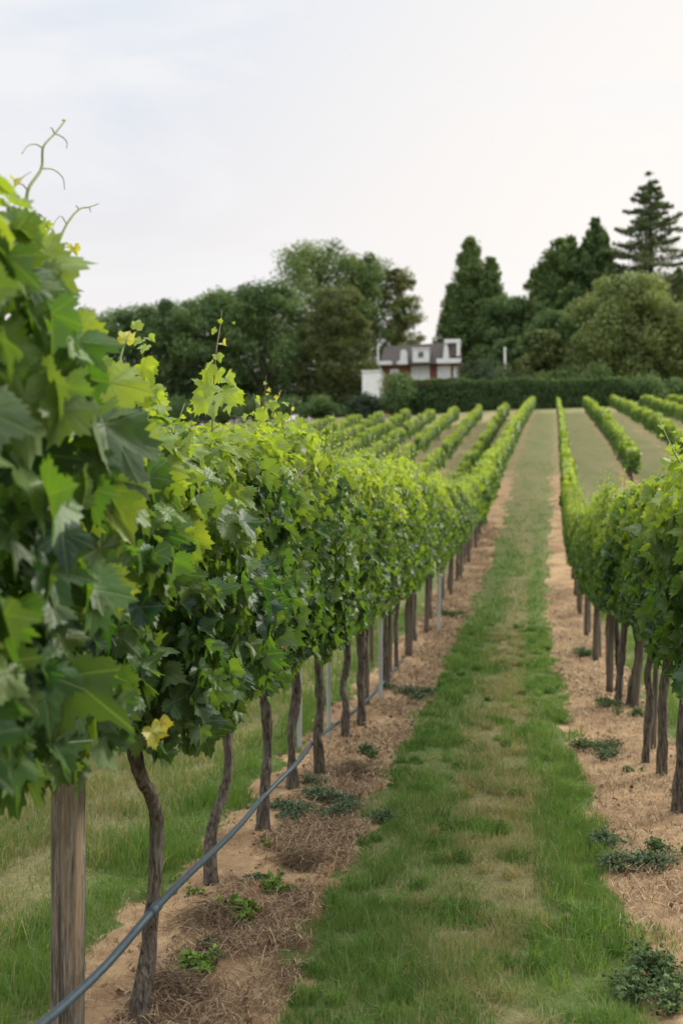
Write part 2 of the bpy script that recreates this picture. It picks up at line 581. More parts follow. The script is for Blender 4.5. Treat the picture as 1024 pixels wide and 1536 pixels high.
def foliage(L, z0, z1, hw, n, size, lod, seed, shoots=4, age_light0=.0, bot=.10, ysh=(.12, .38)):
    rng = np.random.default_rng(seed); mb = MB()
    y = rng.uniform(-L / 2 - .07, L / 2 + .07, n)
    h = rng.random(n) ** .95
    side = rng.choice([-1, 1], n)
    top = z1 + .16 * (vn(y * 2.4, side * 0., seed) - .5) * 2
    btm = z0 + bot * (vn(y * 3.1, side * 3., seed + 1) - .5) * 2
    prof = .50 + .55 * np.sin(PI * np.clip(h * .78 + .16, 0, 1)) ** .8
    bulge = 1 + .70 * (vn(y * 3.0 + side * 9, h * 3.4, seed + 2) - .5) + .35 * (vn(y * 7 + side * 5, h * 8, seed + 4) - .5)
    dep = rng.random(n) ** 1.6 * .75
    x = side * hw * prof * bulge * (1 - dep)
    z = btm + h * (top - btm)
    pos = np.stack([x, y, z], 1)
    up = .30 + rng.normal(0, .34, n) + 1.3 * sst(.84, 1, h)
    nr = np.stack([side * (.85 - .6 * sst(.86, 1, h)), rng.normal(-.12, .75, n), up], 1)
    tp = np.stack([side * .35 + rng.normal(0, .3, n), rng.normal(0, .5, n), -np.ones(n)], 1)
    flip = rng.random(n) < .10
    nr[flip, 0] *= -1
    s = size * np.clip(rng.lognormal(-.04, .34, n), .4, 1.75) * (1 - .25 * sst(.85, 1, h))
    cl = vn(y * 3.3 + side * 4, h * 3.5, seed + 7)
    age = age_light0 + sst(.54, 1.04, h + .55 * (cl - .5)) * .80 + rng.normal(0, .14, n) + .10 * (rng.random(n) < .2)  # leaf age by height, with lit top and darker base painted in
    yel = np.where(rng.random(n) < .002, rng.uniform(.4, 1, n), 0)
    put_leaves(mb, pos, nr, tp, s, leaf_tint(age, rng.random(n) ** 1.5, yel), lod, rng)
    # shoots standing out of the top
    for _ in range(shoots):
        yy = rng.uniform(-L / 2, L / 2); xx = rng.normal(0, hw * .45); ln = rng.uniform(*ysh)
        p0 = np.array([xx, yy, z1 - .12]); p1 = p0 + [rng.normal(0, .07), rng.normal(0, .09), .12 + ln]
        pm = (p0 + p1) / 2 + rng.normal(0, .025, 3)
        if lod < 3:
            tube(mb, [p0, pm, p1], [.004, .0015], 5, 4, (.14, .17, .05), m=1)
        k = int(4 + ln * 16); t = np.sort(rng.random(k)) ** .8
        P = spline([p0, pm, p1], 20)[np.minimum((t * 19).astype(int), 19)] + rng.normal(0, .022, (k, 3))
        nr = rng.normal(0, .6, (k, 3)) + [0, 0, .6]; tp = rng.normal(0, 1, (k, 3)) + [0, 0, -.3]
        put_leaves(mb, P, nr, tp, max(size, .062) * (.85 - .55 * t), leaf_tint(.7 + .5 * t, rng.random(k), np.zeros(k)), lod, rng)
    # a few shaded leaves hanging below
    return mb


def trunk_mb(h=1.0, r=.03, seed=0, pts=None, ns=12, n=34, arms=True, rough=.42):
    rng = np.random.default_rng(seed + 100); mb = MB()
    if pts is None:
        k = 6
        pts = np.stack([np.cumsum(rng.normal(0, .012, k)), np.cumsum(rng.normal(0, .015, k)), np.linspace(-.06, h, k)], 1)
        pts[0, :2] = 0
    pts = np.asarray(pts, float)
    tube(mb, pts, [r * 1.55, r * 1.0, r * .95, r * .98, r * 1.12], n, ns, rough=rough, seed=seed)
    if arms:
        e = pts[-1]
        for s in (-1, 1):
            tube(mb, [e + [0, 0, -.05], e + [0, s * .12, .05], e + [rng.normal(0, .02), s * .48, .07]], [r * .8, r * .4], 8, 6, rough=.3, seed=seed + 1)
    return mb


# ------------------------------------------------------------------ ground
def axis(segs):
    out = []
    for a, b, s in segs:
        out.append(np.arange(a, b, s))
    return np.unique(np.round(np.concatenate(out), 4))


gx = axis([(-900, -60, 40), (-60, -30, 2), (-30, -8, .4), (-8, -3.2, .12), (-3.2, 2.2, .035), (2.2, 8, .12), (8, 30, .4), (30, 60, 2), (60, 901, 40)])
gy = axis([(-70, 0, 5), (0, 2.2, .3), (2.2, 9, .035), (9, 20, .1), (20, 50, .3), (50, 100, .6), (100, 200, 4), (200, 881, 40)])
U_, Y_ = np.meshgrid(gx, gy)
X_ = U_ + bend(Y_)
Z_ = ground(X_, Y_)
sm = soil_mask(U_, Y_, X_)
nearf = 1 - sst(10, 22, Y_)
Z_ = Z_ + nearf * sm * (.035 * (fbm(X_ * 5, Y_ * 5, 41) - .5) + .022 * (fbm(X_ * 17, Y_ * 17, 43, 3) - .5)) + nearf * (1 - sm) * .03 * (fbm(X_ * 2.5, Y_ * 2.5, 45) - .5)
# soil heaped a little along the vines
for rc in (ROW_L, ROW_R):
    Z_ = Z_ + nearf * .03 * np.exp(-((U_ - rc) / .22) ** 2)
g = MB()
ny, nx = U_.shape
i, j = np.meshgrid(np.arange(ny - 1), np.arange(nx - 1), indexing='ij')
q = np.stack([i * nx + j, i * nx + j + 1, (i + 1) * nx + j + 1, (i + 1) * nx + j], -1).reshape(-1, 4)
g.add(np.stack([X_, Y_, Z_], -1).reshape(-1, 3), None, q, np.stack([sm, dry_mask(U_, Y_, X_), nearf], -1).reshape(-1, 3))
go = g.build('ground', M_GROUND)
go.data.color_attributes['tint'].name = 'zone'
tag(go, 'sloping vineyard ground with mown grass lanes and bare soil under the vine rows', 'ground', kind='structure')


def gz(x, y):
    return ground(x, y) + .004


# ------------------------------------------------------------------ grass
def blades(mb, x, y, z, hgt, wid, tint, rng, lean=.5):
    n = len(x)
    a = rng.uniform(0, 2 * PI, n); d = np.stack([np.cos(a), np.sin(a), np.zeros(n)], 1)
    f = rng.uniform(0, 2 * PI, n); w = np.stack([np.cos(f), np.sin(f), np.zeros(n)], 1) * wid[:, None] / 2
    ln = (rng.random(n) * lean)[:, None] * hgt[:, None]
    P = np.stack([x, y, z], 1)
    m1 = P + d * ln * .35 + np.stack([0 * x, 0 * x, hgt * .55], 1)
    tp = P + d * ln * 1.1 + np.stack([0 * x, 0 * x, hgt * (1 - .35 * (ln[:, 0] / hgt) ** 2)], 1)
    V = np.stack([P - w, P + w, m1 + w * .75, m1 - w * .75, tp], 1).reshape(-1, 3)
    o = np.arange(n) * 5
    Q = np.stack([o, o + 1, o + 2, o + 3], 1); T = np.stack([o + 3, o + 2, o + 4], 1)
    mb.add(V, T, Q, np.repeat(tint, 5, 0))


gr_ = np.random.default_rng(77)
grass = MB()
LUSH1 = np.array([.078, .165, .030]); LUSH2 = np.array([.145, .232, .056]); DRY1 = np.array([.42, .35, .20]); DRY2 = np.array([.18, .20, .08])


def sow(u0, u1, y0, y1, dens, hs, wid, wisp=False):
    n = int((u1 - u0) * (y1 - y0) * dens)
    y = gr_.uniform(y0, y1, n); u = gr_.uniform(u0, u1, n); x = u + bend(y)
    s = soil_mask(u, y, x); d = dry_mask(u, y, x)
    clump = fbm(x * 5, y * 4, 61, 3); big = fbm(x * 1.3, y * .8, 63, 2)
    keep = (gr_.random(n) > s * 1.05) & (gr_.random(n) < (1 - .1 * d) * (.55 + .9 * clump))
    if wisp: keep &= gr_.random(n) < d * sst(.40, .62, fbm(x * 4, y * 3, 67, 3))
    y, u, x, s, d, clump, big = [a[keep] for a in (y, u, x, s, d, clump, big)]
    n = len(x)
    h = hs * (.40 + 1.35 * sst(.28, .72, clump)) * (1 - .35 * d) * gr_.uniform(.55, 1.25, n) * (1 - .35 * s)
    r = gr_.random(n)[:, None]; bg = np.clip((big - .35) * 2.4, 0, 1)[:, None]
    lu = LUSH1 * (1 - r * .7 - .3 * bg) + LUSH2 * (r * .7 + .3 * bg)
    rd = gr_.random((n, 1)) ** 1.3; dr = DRY1 * rd + DRY2 * (1 - rd)
    isdry = (gr_.random(n) < (.8 if wisp else .05 + .62 * d))[:, None]
    blades(grass, x, y, ground(x, y) - .004, h, wid * gr_.uniform(.6, 1.4, n), np.where(isdry, dr, lu), gr_, 1.7 if wisp else .9)


sow(-.95, .60, 2.0, 4.2, 14000, .052, .0024)
sow(-.95, .60, 4.2, 7.5, 8000, .052, .0033)
sow(-.95, .60, 7.5, 14, 2300, .058, .006)
sow(-.95, .60, 14, 22, 650, .055, .011)
sow(-.95, .60, 22, 27, 420, .05, .012)
sow(-.95, .60, 27, 33, 240, .045, .013)
sow(-.95, .60, 33, 40, 110, .04, .014)
sow(-.7, .35, 2.0, 5.5, 9000, .10, .0015, True)
sow(-.7, .35, 5.5, 12, 3500, .10, .0024, True)
sow(-3.0, -1.6, 2.3, 6, 6000, .15, .0017, True)
sow(-3.0, -1.36, 2.3, 5, 5200, .085, .0042)
sow(-3.1, -1.36, 5, 9, 3000, .085, .005)
sow(-3.1, -1.36, 9, 16, 1200, .08, .008)
sow(1.05, 2.9, 4, 10, 2200, .075, .005)
sow(1.05, 3.0, 10, 20, 900, .075, .008)
# tufts standing out of the mown sward
for _ in range(520):
    u = gr_.uniform(-.8, .46); y = 2.3 + 12 * gr_.random() ** 1.5; x = u + bend(y)
    if soil_mask(np.array([u]), np.array([y]), np.array([x]))[0] > .4: continue
    dd = float(dry_mask(np.array([u]), np.array([y]), np.array([x]))[0]); k = int(gr_.integers(50, 120)); rad = gr_.uniform(.025, .075)
    a = gr_.uniform(0, 2 * PI, k); d = rad * np.sqrt(gr_.random(k))
    w = gr_.random((k, 1)) * .8; q = gr_.random()
    base = (LUSH1 * .75 * (1 - w) + LUSH1 * 1.2 * w) if q < .45 else (LUSH2 * (1 - w) + LUSH2 * 1.25 * w)
    if gr_.random() < dd * .8: base = DRY2 * (1 - w) + DRY1 * w
    blades(grass, x + np.cos(a) * d, y + np.sin(a) * d, ground(x, y) + 0 * d - .004, gr_.uniform(.048, .088) * gr_.uniform(.5, 1.2, k), gr_.uniform(.0018, .0036, k) * (1 + y / 12), base, gr_, 1.3)
tag(grass.build('grass', M_GRASS), 'mown green and dried grass growing in the lanes between the vine rows', 'grass', kind='stuff')

# dried clippings and straw lying on the bare strips
st_ = np.random.default_rng(78); straw = MB()


def litter(u0, u1, y0, y1, dens, ln, wd, dark=.3):
    n = int((u1 - u0) * (y1 - y0) * dens)
    y = st_.uniform(y0, y1, n); u = st_.uniform(u0, u1, n); x = u + bend(y)
    k = (soil_mask(u, y, x) > .5) & (st_.random(n) < sst(.20, .52, fbm(x * 3, y * 3, 71, 3)))
    x, y = x[k], y[k]; n = len(x)
    a = st_.uniform(0, 2 * PI, n); l = ln * st_.uniform(.3, 1.5, n)
    d = np.stack([np.cos(a) * l / 2, np.sin(a) * l / 2, 0 * l], 1); w = np.stack([-np.sin(a), np.cos(a), 0 * l], 1) * (wd * st_.uniform(.5, 1.3, n))[:, None]
    z = ground(x, y) + st_.uniform(.012, .045, n)
    c = np.stack([x, y, z], 1); up = np.zeros((n, 3)); up[:, 2] = st_.uniform(.0, .02, n)
    tl = np.zeros((n, 3)); tl[:, 2] = st_.normal(0, .012, n)
    V = np.stack([c - d - w - tl, c - d + w - tl, c + w * 1.0 + up, c - w * 1.0 + up, c + d + w + tl, c + d - w + tl], 1).reshape(-1, 3)
    o = np.arange(n) * 6
    Q = np.concatenate([np.stack([o, o + 1, o + 2, o + 3], 1), np.stack([o + 3, o + 2, o + 4, o + 5], 1)])
    r = st_.random((n, 1)); br = (st_.random((n, 1)) < dark)
    tint = np.where(br, np.array([.12, .068, .040]) * (.6 + r), np.array([.29, .20, .11]) * (1 - r) + np.array([.54, .42, .25]) * r)
    straw.add(V, None, Q, np.repeat(tint, 6, 0))


litter(-1.24, -.72, 2.2, 6, 10000, .075, .0011, .6)
litter(-1.6, -1.24, 2.2, 6, 1200, .05, .001, .4)
litter(-1.3, -.72, 6, 14, 2600, .08, .002, .5)
litter(.42, 1.3, 4, 9, 2600, .05, .0014, .28)
litter(.42, 1.3, 9, 18, 900, .09, .004, .25)
litter(-1.5, -.7, 14, 26, 500, .14, .006, .5)
def flakes(u0, u1, y0, y1, dens, sz):
    n = int((u1 - u0) * (y1 - y0) * dens); y = st_.uniform(y0, y1, n); u = st_.uniform(u0, u1, n); x = u + bend(y)
    k = soil_mask(u, y, x) > .4; x, y = x[k], y[k]; n = len(x)
    w = st_.random((n, 1)); tint = np.array([.07, .04, .025]) * (1 - w) + np.array([.30, .17, .09]) * w
    put_leaves(straw, np.stack([x, y, ground(x, y) + st_.uniform(.015, .05, n)], 1), st_.normal(0, .45, (n, 3)) + [0, 0, 1], st_.normal(0, 1, (n, 3)), sz * st_.uniform(.4, 1.3, n), tint, 2, st_)


flakes(-1.55, -.72, 2.2, 7, 150, .026)
flakes(-1.55, -.72, 7, 16, 120, .03)
flakes(.42, 1.3, 4, 12, 70, .028)
tag(straw.build('straw_litter', M_STRAW), 'dry straw and dead clippings strewn over the bare soil strips', 'straw', kind='stuff')

# ------------------------------------------------------------------ vine meshes shared by copies
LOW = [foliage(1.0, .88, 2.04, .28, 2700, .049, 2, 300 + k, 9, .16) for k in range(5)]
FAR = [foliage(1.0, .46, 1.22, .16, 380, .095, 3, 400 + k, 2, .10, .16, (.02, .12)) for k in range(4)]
LOWM = [m.mesh('foliage', [M_LEAF, M_STEM]) for m in LOW]
TRK = [trunk_mb(.95, .026, 20 + k, ns=9, n=20) for k in range(4)]
TRKM = [m.mesh('trunk', M_BARK) for m in TRK]
FARM = []
for k in range(4):
    m = MB(); m.join(FAR[k]); m.join(trunk_mb(.6, .035, 30 + k, ns=5, n=6, arms=False), m=2)
    FARM.append(m.mesh('grapevine', [M_LEAF, M_STEM, M_BARK]))
vr = np.random.default_rng(99)

GL = 'grapevines of the row left of the grass lane'
GR = 'grapevines of the row right of the grass lane'
G2 = 'grapevines of the outer right row on the slope'
G3 = 'grapevines of the second row on the left slope'


def vine_low(x, y, label, group, sc=(1, 1, 1)):
    t = thing('grapevine', label, 'grapevine', (x, y, float(ground(x, y))), group)
    a = link('trunk', TRKM[vr.integers(4)], t)
    b = link('foliage', LOWM[vr.integers(5)], t)
    b.scale = sc
    if vr.random() < .5: b.rotation_euler.z = PI
    a.rotation_euler.z = vr.choice([0, PI])
    return t


def vine_far(x, y, label, group, sc=(1, 1, 1), rz=0.):
    o = link('grapevine', FARM[vr.integers(4)])
    o.location = (x, y, float(ground(x, y))); o.scale = sc
    o.rotation_euler.z = rz + (PI if vr.random() < .5 else 0)
    return tag(o, label, 'grapevine', group)


def row_far(c, y0, y1, label, group, low_to=24, sc=1.0):
    y = y0
    while y < y1:
        k = .92 + .2 * vr.random()
        x = c + bend(y) + vr.normal(0, .03)
        s = (vr.uniform(.75, 1.15), 1.05, sc * (.85 + .25 * vr.random()))
        lb = label(y) if callable(label) else label
        if y < low_to: vine_low(x, y, lb, group, s)
        else: vine_far(x, y, lb, group, s, -.042)
        y += k


# ---- the row on the left, from the camera up the slope
def custom_vine(base, label, pts, r, fol, foly, group=GL, rough=.55, seed=0, folx=None, ns=14, n=44, arms=True):
    """pts: trunk points in world space; fol: a foliage builder around the row centre, centred at world y = foly"""
    b = np.array([base[0], base[1], float(ground(base[0], base[1]))])
    t = thing('grapevine', label, 'grapevine', b, group)
    trunk_mb(r=r, seed=seed, pts=np.asarray(pts) - b, rough=rough, ns=ns, n=n, arms=arms).build('trunk', M_BARK, t)
    m = MB(); m.join(fol, off=((ROW_L if folx is None else folx) - b[0], foly - b[1], -0))
    m.build('foliage', [M_LEAF, M_STEM], t)
    return t, b


def px_on(px, py, x):
    """point on the vertical plane X = x seen at a pixel"""
    d = ray(px, py); s = x / d[0]
    return d * s + np.array([0, 0, EYE])

# vine at the very front, mostly leaves, trunk outside the frame
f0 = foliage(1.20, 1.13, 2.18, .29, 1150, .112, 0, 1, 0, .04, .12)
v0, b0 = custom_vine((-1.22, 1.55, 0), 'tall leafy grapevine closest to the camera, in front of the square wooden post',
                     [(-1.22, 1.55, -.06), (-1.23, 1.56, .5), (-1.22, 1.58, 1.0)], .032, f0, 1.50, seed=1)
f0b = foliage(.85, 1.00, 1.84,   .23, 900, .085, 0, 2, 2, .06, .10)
v1_base = ground_pt(205, 1548)
z0 = v1_base
pts1 = [px_on(205, 1575, z0[0]), px_on(211, 1500, z0[0]), px_on(222, 1420, z0[0]), px_on(232, 1330, z0[0]), px_on(235, 1260, z0[0]), px_on(229, 1205, z0[0]),
        px_on(214, 1168, z0[0]), px_on(200, 1120, z0[0] - .02), px_on(196, 1080, z0[0] - .05)]
v1, b1 = custom_vine(v1_base, 'gnarled grapevine with a crooked dark trunk just behind the square wooden post', pts1, .0215, f0b, 2.62, seed=2, rough=.5, n=60)
rb = np.random.default_rng(6)


def near_vine(px, py, top, r, label, fspan, seed, zt=2.02, n=900, size=.105, lod=1, lean=None, age=.0, zb=.89, shoots=5, hw=.29, ysh=(.12, .38)):
    b = ground_pt(px, py)
    e = px_on(top[0], top[1], b[0])
    mid = (b + e) / 2 + np.array([rb.normal(0, .012), rb.normal(0, .015), 0])
    q1 = b * .7 + e * .3 + np.array([rb.normal(0, .01), rb.normal(0, .012), 0])
    pts = [b - [0, 0, .06], q1, mid, b * .25 + e * .75 + np.array([rb.normal(0, .008), rb.normal(0, .01), 0]), e + [0, 0, .05]]
    if fspan is None:
        f = MB()
    L = fspan[1] - fspan[0]
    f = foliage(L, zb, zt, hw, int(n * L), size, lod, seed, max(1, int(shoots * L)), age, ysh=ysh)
    return custom_vine(b, label, pts, r * .8, f, (fspan[0] + fspan[1]) / 2, seed=seed, ns=12, n=40)


v2, b2 = near_vine(318, 1340, (346, 1035), .030, 'second dark-barked grapevine past the square post, leaning slightly right', (2.95, 3.95), 3, 1.90, 2300, .072, 0, age=.03, zb=.93, shoots=4, ysh=(.03, .14))
v3, b3 = near_vine(393, 1255, (402, 1015), .033, 'straight dark grapevine with rust-brown withered leaves under its canopy', (3.95, 4.8), 4, 1.98, 2600, .064, 0, age=.07, zb=.92, shoots=4, ysh=(.03, .14))
v4, b4 = near_vine(437, 1192, (442, 995), .031, 'grey-barked grapevine with a pale steel stake right behind it', (4.8, 5.6), 5, 2.03, 2900, .057, 1, age=.10, zb=.92, shoots=9, ysh=(.06, .28))
v5, b5 = near_vine(480, 1168, (478, 975), .036, 'thick straight grapevine beside the dense patch of grey-green weeds', (5.6, 6.4), 6, 2.03, 3000, .053, 1, age=.14, zb=.92, shoots=9, ysh=(.06, .28))
v6, b6 = near_vine(517, 1112, (520, 950), .032, 'dark grapevine where the hose sags to the ground', (6.4, 7.2), 7, 2.05, 3200, .049, 1, age=.14)
v7, b7 = near_vine(541, 1092, (540, 945), .036, 'dark grapevine next to the one where the hose sags, nearer the leaning brown stem', (7.2, 8.1), 8, 2.06, 3200, .048, 1, age=.16)
y = 8.1
row_y = []
while y < 90:
    row_y.append(y); y += .95 + .12 * vr.random()
for k, y in enumerate(row_y):
    x = ROW_L + bend(y) + vr.normal(0, .02)
    lab = 'small grapevine in the flat middle stretch of the row left of the lane' if y < 20 else 'tiny grapevine in the uphill stretch of the row left of the lane'
    s = (vr.uniform(.95, 1.12), 1.06, .97 + .08 * vr.random())
    grp = 'flat middle stretch of the left row' if y < 20 else 'uphill stretch of the left row'
    if y < 22: vine_low(x, y + .45, lab, grp, (s[0] * (1 - .25 * sst(12, 22, y)), s[1], s[2] * (1 - .24 * sst(12, 22, y))))
    else: vine_far(x, y + .45, lab, grp, (s[0] * (1.3 - .3 * sst(22, 36, y)), s[1], s[2] * (1.27 - .27 * sst(22, 38, y))), -.042)

# ---- the row on the right
def right_vine(px, py, top, r, label, span, seed, zt, lod=1, n=1000, size=.095, zb=.86):
    b = ground_pt(px, py); d = ray(top[0], top[1]); s = b[1] / d[1]
    e = d * s + np.array([0, 0, EYE])
    pts = [b - [0, 0, .06], b * .66 + e * .34 + np.array([rb.normal(0, .01), 0, 0]), b * .3 + e * .7 + np.array([rb.normal(0, .01), 0, 0]), e + [0, 0, .04], np.array([ROW_R + .09, e[1] + .02, e[2] + .32])]
    L = span[1] - span[0]
    f = foliage(L, zb, zt, .22, int(n * L), size, lod, seed, max(2, int(3 * L)), .04, ysh=(.06, .2))
    return custom_vine(b, label, pts, r * .82, f, (span[0] + span[1]) / 2, GR, seed=seed, folx=ROW_R + .10, ns=10, n=30, arms=False)


fr = foliage(1.0, .90, 1.84, .27, 2100, .070, 0, 51, 3, .05, ysh=(.05, .18))
custom_vine((ROW_R, 3.9, 0), 'grapevine at the right frame edge, only its leaves in view', [(ROW_R, 3.9, -.05), (ROW_R + .02, 3.92, .5), (ROW_R, 3.9, .9)], .04, fr, 4.05, GR, seed=50, folx=ROW_R)
right_vine(1016, 1228, (1032, 1040), .040, 'thick-trunked leaning grapevine at the right edge of the bare soil', (4.5, 5.4), 52, 1.92, 0, 2500, .064)
right_vine(990, 1170, (996, 1035), .036, 'upright dark grapevine just beyond the thick leaning trunk on the right', (5.4, 6.3), 53, 1.80, 1, 2700, .058)
right_vine(946, 1062, (956, 965), .036, 'grapevine leaning right behind a low weed tuft, in the right row', (7.2, 8.2), 55, 1.74, 1, 2800, .053)
right_vine(925, 1060, (936, 955), .034, 'slim grapevine left of the two slanting stems of the right row', (8.2, 9.2), 56, 1.74, 1, 2800, .053)
right_vine(968, 1150, (972, 1010), .028, 'thin grapevine stem between the paired trunks of the right row', (6.3, 7.2), 54, 1.76, 1, 2800, .055)
y = 9.2
while y < 84:
    x = ROW_R + .05 + bend(y) + vr.normal(0, .02)
    lab = 'small grapevine in the flat middle stretch of the row right of the lane' if y < 20 else 'tiny grapevine in the uphill stretch of the row right of the lane'
    grp = 'flat middle stretch of the right row' if y < 20 else 'uphill stretch of the right row'
    s = (vr.uniform(.62, .76), 1.06, .86 + .05 * vr.random())
    if y < 22: vine_low(x, y + .45, lab, grp, (s[0] * (1 - .25 * sst(10, 20, y)), s[1], s[2] * (1 - .20 * sst(9, 18, y))))
    else: vine_far(x, y + .45, lab, grp, (s[0] * (1.3 - .3 * sst(22, 36, y)), s[1], (s[2] + .12) * (1.16 - .16 * sst(22, 34, y))), -.042)
    y += .95 + .12 * vr.random()

row_far(ROW_R + SP, 33.5, 83, 'tiny grapevine in the second row right of the lane, which starts halfway up', 'second row right of the lane', 0)
row_far(ROW_L - SPL, 26, 74, 'tiny grapevine in the next row left of the lane-side row', 'second row left of the lane', 0)

# remaining rows: too many vines to part, one mass
far = MB()
fr_ = np.random.default_rng(123)
for k in list(range(2, 12)):
    for sgn in (-1, 1):
        if sgn == 1 and k > 7: continue
        c = ROW_L - SPL * k if sgn < 0 else ROW_R + SP * k
        y = 26 + 1.0 * k if sgn < 0 else 34 + fr_.random()
        y1 = 73 - .7 * k if sgn < 0 else 83 - .3 * k
        while y < y1:
            x = c + bend(y)
            a = -.042 + (PI if fr_.random() < .5 else 0); cs, sn = math.cos(a), math.sin(a)
            sx, sz = fr_.uniform(.78, 1.12), fr_.uniform(.91, 1.09)
            if fr_.random() < .04: y += 1.0; continue
            x += fr_.normal(0, .04)
            far.join(FAR[fr_.integers(4)], np.array([[cs * sx, -sn, 0], [sn * sx, cs, 0], [0, 0, sz]]), (x, y, float(ground(x, y))))
            y += 1.0
        yy = c
tag(far.build('vine_rows', [M_LEAF, M_STEM]), 'dense leafy vine rows running up the hillside beyond the lane-side rows', 'vine rows', kind='stuff')

# withered leaves under the third vine, canes sticking out, hand-placed leaves
wr = np.random.default_rng(3); wm = MB()
c0 = px_on(397, 966, -.93)
k = 60
P = c0 + wr.normal(0, 1, (k, 3)) * [.02, .03, .032]
put_leaves(wm, P - b3, wr.normal(0, 1, (k, 3)), wr.normal(0, 1, (k, 3)), wr.uniform(.018, .04, k), np.array([.33, .13, .045]) * wr.uniform(.5, 1.4, (k, 1)), 1, wr)
tag(wm.build('withered_leaves', M_TREE, v3), 'rust-brown dried leaf cluster')


def cane(parent, b, p, r, name='cane', tint=(.07, .05, .03)):
    m = MB(); tube(m, [np.asarray(a) - b for a in p], r, 14, 6, tint)
    return m.build(name, M_STEM, parent)


cane(v4, b4, [px_on(408, 770, -1.02), px_on(432, 735, -.97), px_on(455, 705, -.95), px_on(492, 686, -.93)], [.0055, .002])
cane(v7, b7, [px_on(600, 815, -1.0), px_on(612, 765, -.96), px_on(626, 705, -.97)], [.014, .009], tint=(.05, .06, .03))
yl = MB()
sp_l = [((240, 1085), .055, -.93, (.6, -.5, .1), (.3, .2, -1), .75), ((228, 1098), .07, -.92, (.8, -.4, .1), (.2, .2, -1), .45)]
for (pp, s, xx, nn, tt, ye) in sp_l:
    put_leaves(yl, [px_on(*pp, xx) - b1], [nn], [tt], [s], leaf_tint(np.array([.6]), np.array([.5]), np.array([ye])), 0, wr)
yl.build('yellow_leaf', [M_LEAF, M_STEM], v1)


# shoots with tendrils and young leaves
def shoot(parent, b, pts, r, leaves=(), tendrils=(), tint=(.14, .18, .05), label=None):
    """leaves: (point, size, normal, tip, age); tendrils: lists of points"""
    m = MB(); tube(m, [p - b for p in pts], [r, r * .8, r * .6, r * .35], 26, 7, tint, rough=.15, seed=3)
    for t in tendrils:
        tube(m, [p - b for p in t], [r * .40, r * .18], 14, 5, (.17, .19, .07))
    o = m.build('shoot', M_STEM, parent)
    if leaves:
        l = MB()
        for (p, s, nn, tt, ag) in leaves:
            put_leaves(l, [p - b], [nn], [tt], [s], leaf_tint(np.array([ag]), np.array([.6]), np.array([.0 if ag < 1.3 else .45])), 0, wr)
        l.build('young_leaves', [M_LEAF, M_STEM], o)
    return o


D = lambda px, py, x=-1.14: px_on(px, py, x)
shoot(v0, b0, [D(36, 400), D(40, 330), D(42, 285), D(62, 252), D(65, 220), D(82, 200), D(97, 181)], .0052,
      [(D(22, 270), .028, (.6, -.6, .5), (-.2, .1, -1), 1.4), (D(70, 336), .026, (.5, -.8, .1), (.4, .1, -1), 1.0), (D(96, 181), .012, (.3, -.8, .4), (.3, .1, 1), 1)],
      [[D(62, 252), D(80, 254), D(94, 266), D(97, 284)], [D(65, 222), D(54, 216), D(42, 218), D(33, 230)], [D(82, 200), D(92, 204), D(100, 212), D(100, 222)],
       [D(42, 285), D(30, 275), D(12, 285)], [D(27, 274), D(36, 264), D(47, 257)], [D(42, 324), D(58, 320), D(70, 332), D(78, 345)], [D(82, 200), D(78, 192), D(75, 191)]])
shoot(v0, b0, [D(74, 400), D(82, 378), D(100, 336), D(118, 314), D(134, 310), D(148, 305)], .0042,
      [(D(112, 372), .034, (.3, -.8, .3), (.3, .1, -1), 1.6), (D(104, 368), .026, (.8, -.4, .3), (-.2, .1, -1), 1.5)],
      [[D(100, 336), D(92, 324), D(84, 330), D(78, 345)], [D(118, 314), D(115, 308), D(113, 310)], [D(134, 310), D(136, 318)], [D(82, 378), D(96, 372), D(106, 369)]])
shoot(v1, b1, [D(90, 540, -1.15), D(112, 533, -1.15), D(135, 528, -1.15)], .004, [(D(150, 545, -1.12), .07, (.7, -.4, .6), (.5, .2, -.6), .5)])
shoot(v1, b1, [D(176, 560, -1.15), D(184, 525, -1.15), D(192, 505, -1.15)], .004,
      [(D(190, 510, -1.15), .06, (.2, -.9, .3), (.1, .1, 1), 1.4), (D(205, 490, -1.15), .04, (.4, -.9, .2), (.3, .1, 1), 1.2)])
for (pp, s, nn, tt, ag, xx) in [((165, 575), .17, (.35, -.9, .30), (.35, .1, -1), 1.0, -.96), ((60, 400), .16, (.5, -.6, .65), (.7, 0, -.7), .75, -1.0),
                                ((160, 760), .16, (.55, -.6, .6), (.6, .1, -.7), .8, -.90), ((160, 875), .13, (.2, -.9, .2), (.35, .1, -1), 1.0, -.90), ((205, 660), .13, (.5, -.8, .2), (.1, .1, -1), .85, -.95), ((110, 500), .14, (.5, -.7, .4), (.5, .1, -1), .9, -1.0),
                                ((75, 850), .14, (.8, -.5, .25), (.1, .1, -1), .0, -.90), ((60, 1010), .16, (.7, -.6, .35), (.1, .1, -1), .0, -.92)]:
    big = MB()
    put_leaves(big, [px_on(*pp, xx) - b0], [nn], [tt], [s], leaf_tint(np.array([ag]), np.array([.5]), np.array([0.])), 0, wr)  # brightest leaves take the young tint as painted backlight
    big.build('large_leaf', [M_LEAF, M_STEM], v0)


def up_shoot(parent, b, x, pts, leaves, r=.0032, tint=(.16, .15, .06)):
    P = [px_on(a, c, x) for a, c in pts]
    shoot(parent, b, P, r, [(px_on(a, c, x + .01), s * 1.35, nn, tt, ag) for (a, c, s, nn, tt, ag) in leaves], [], tint)


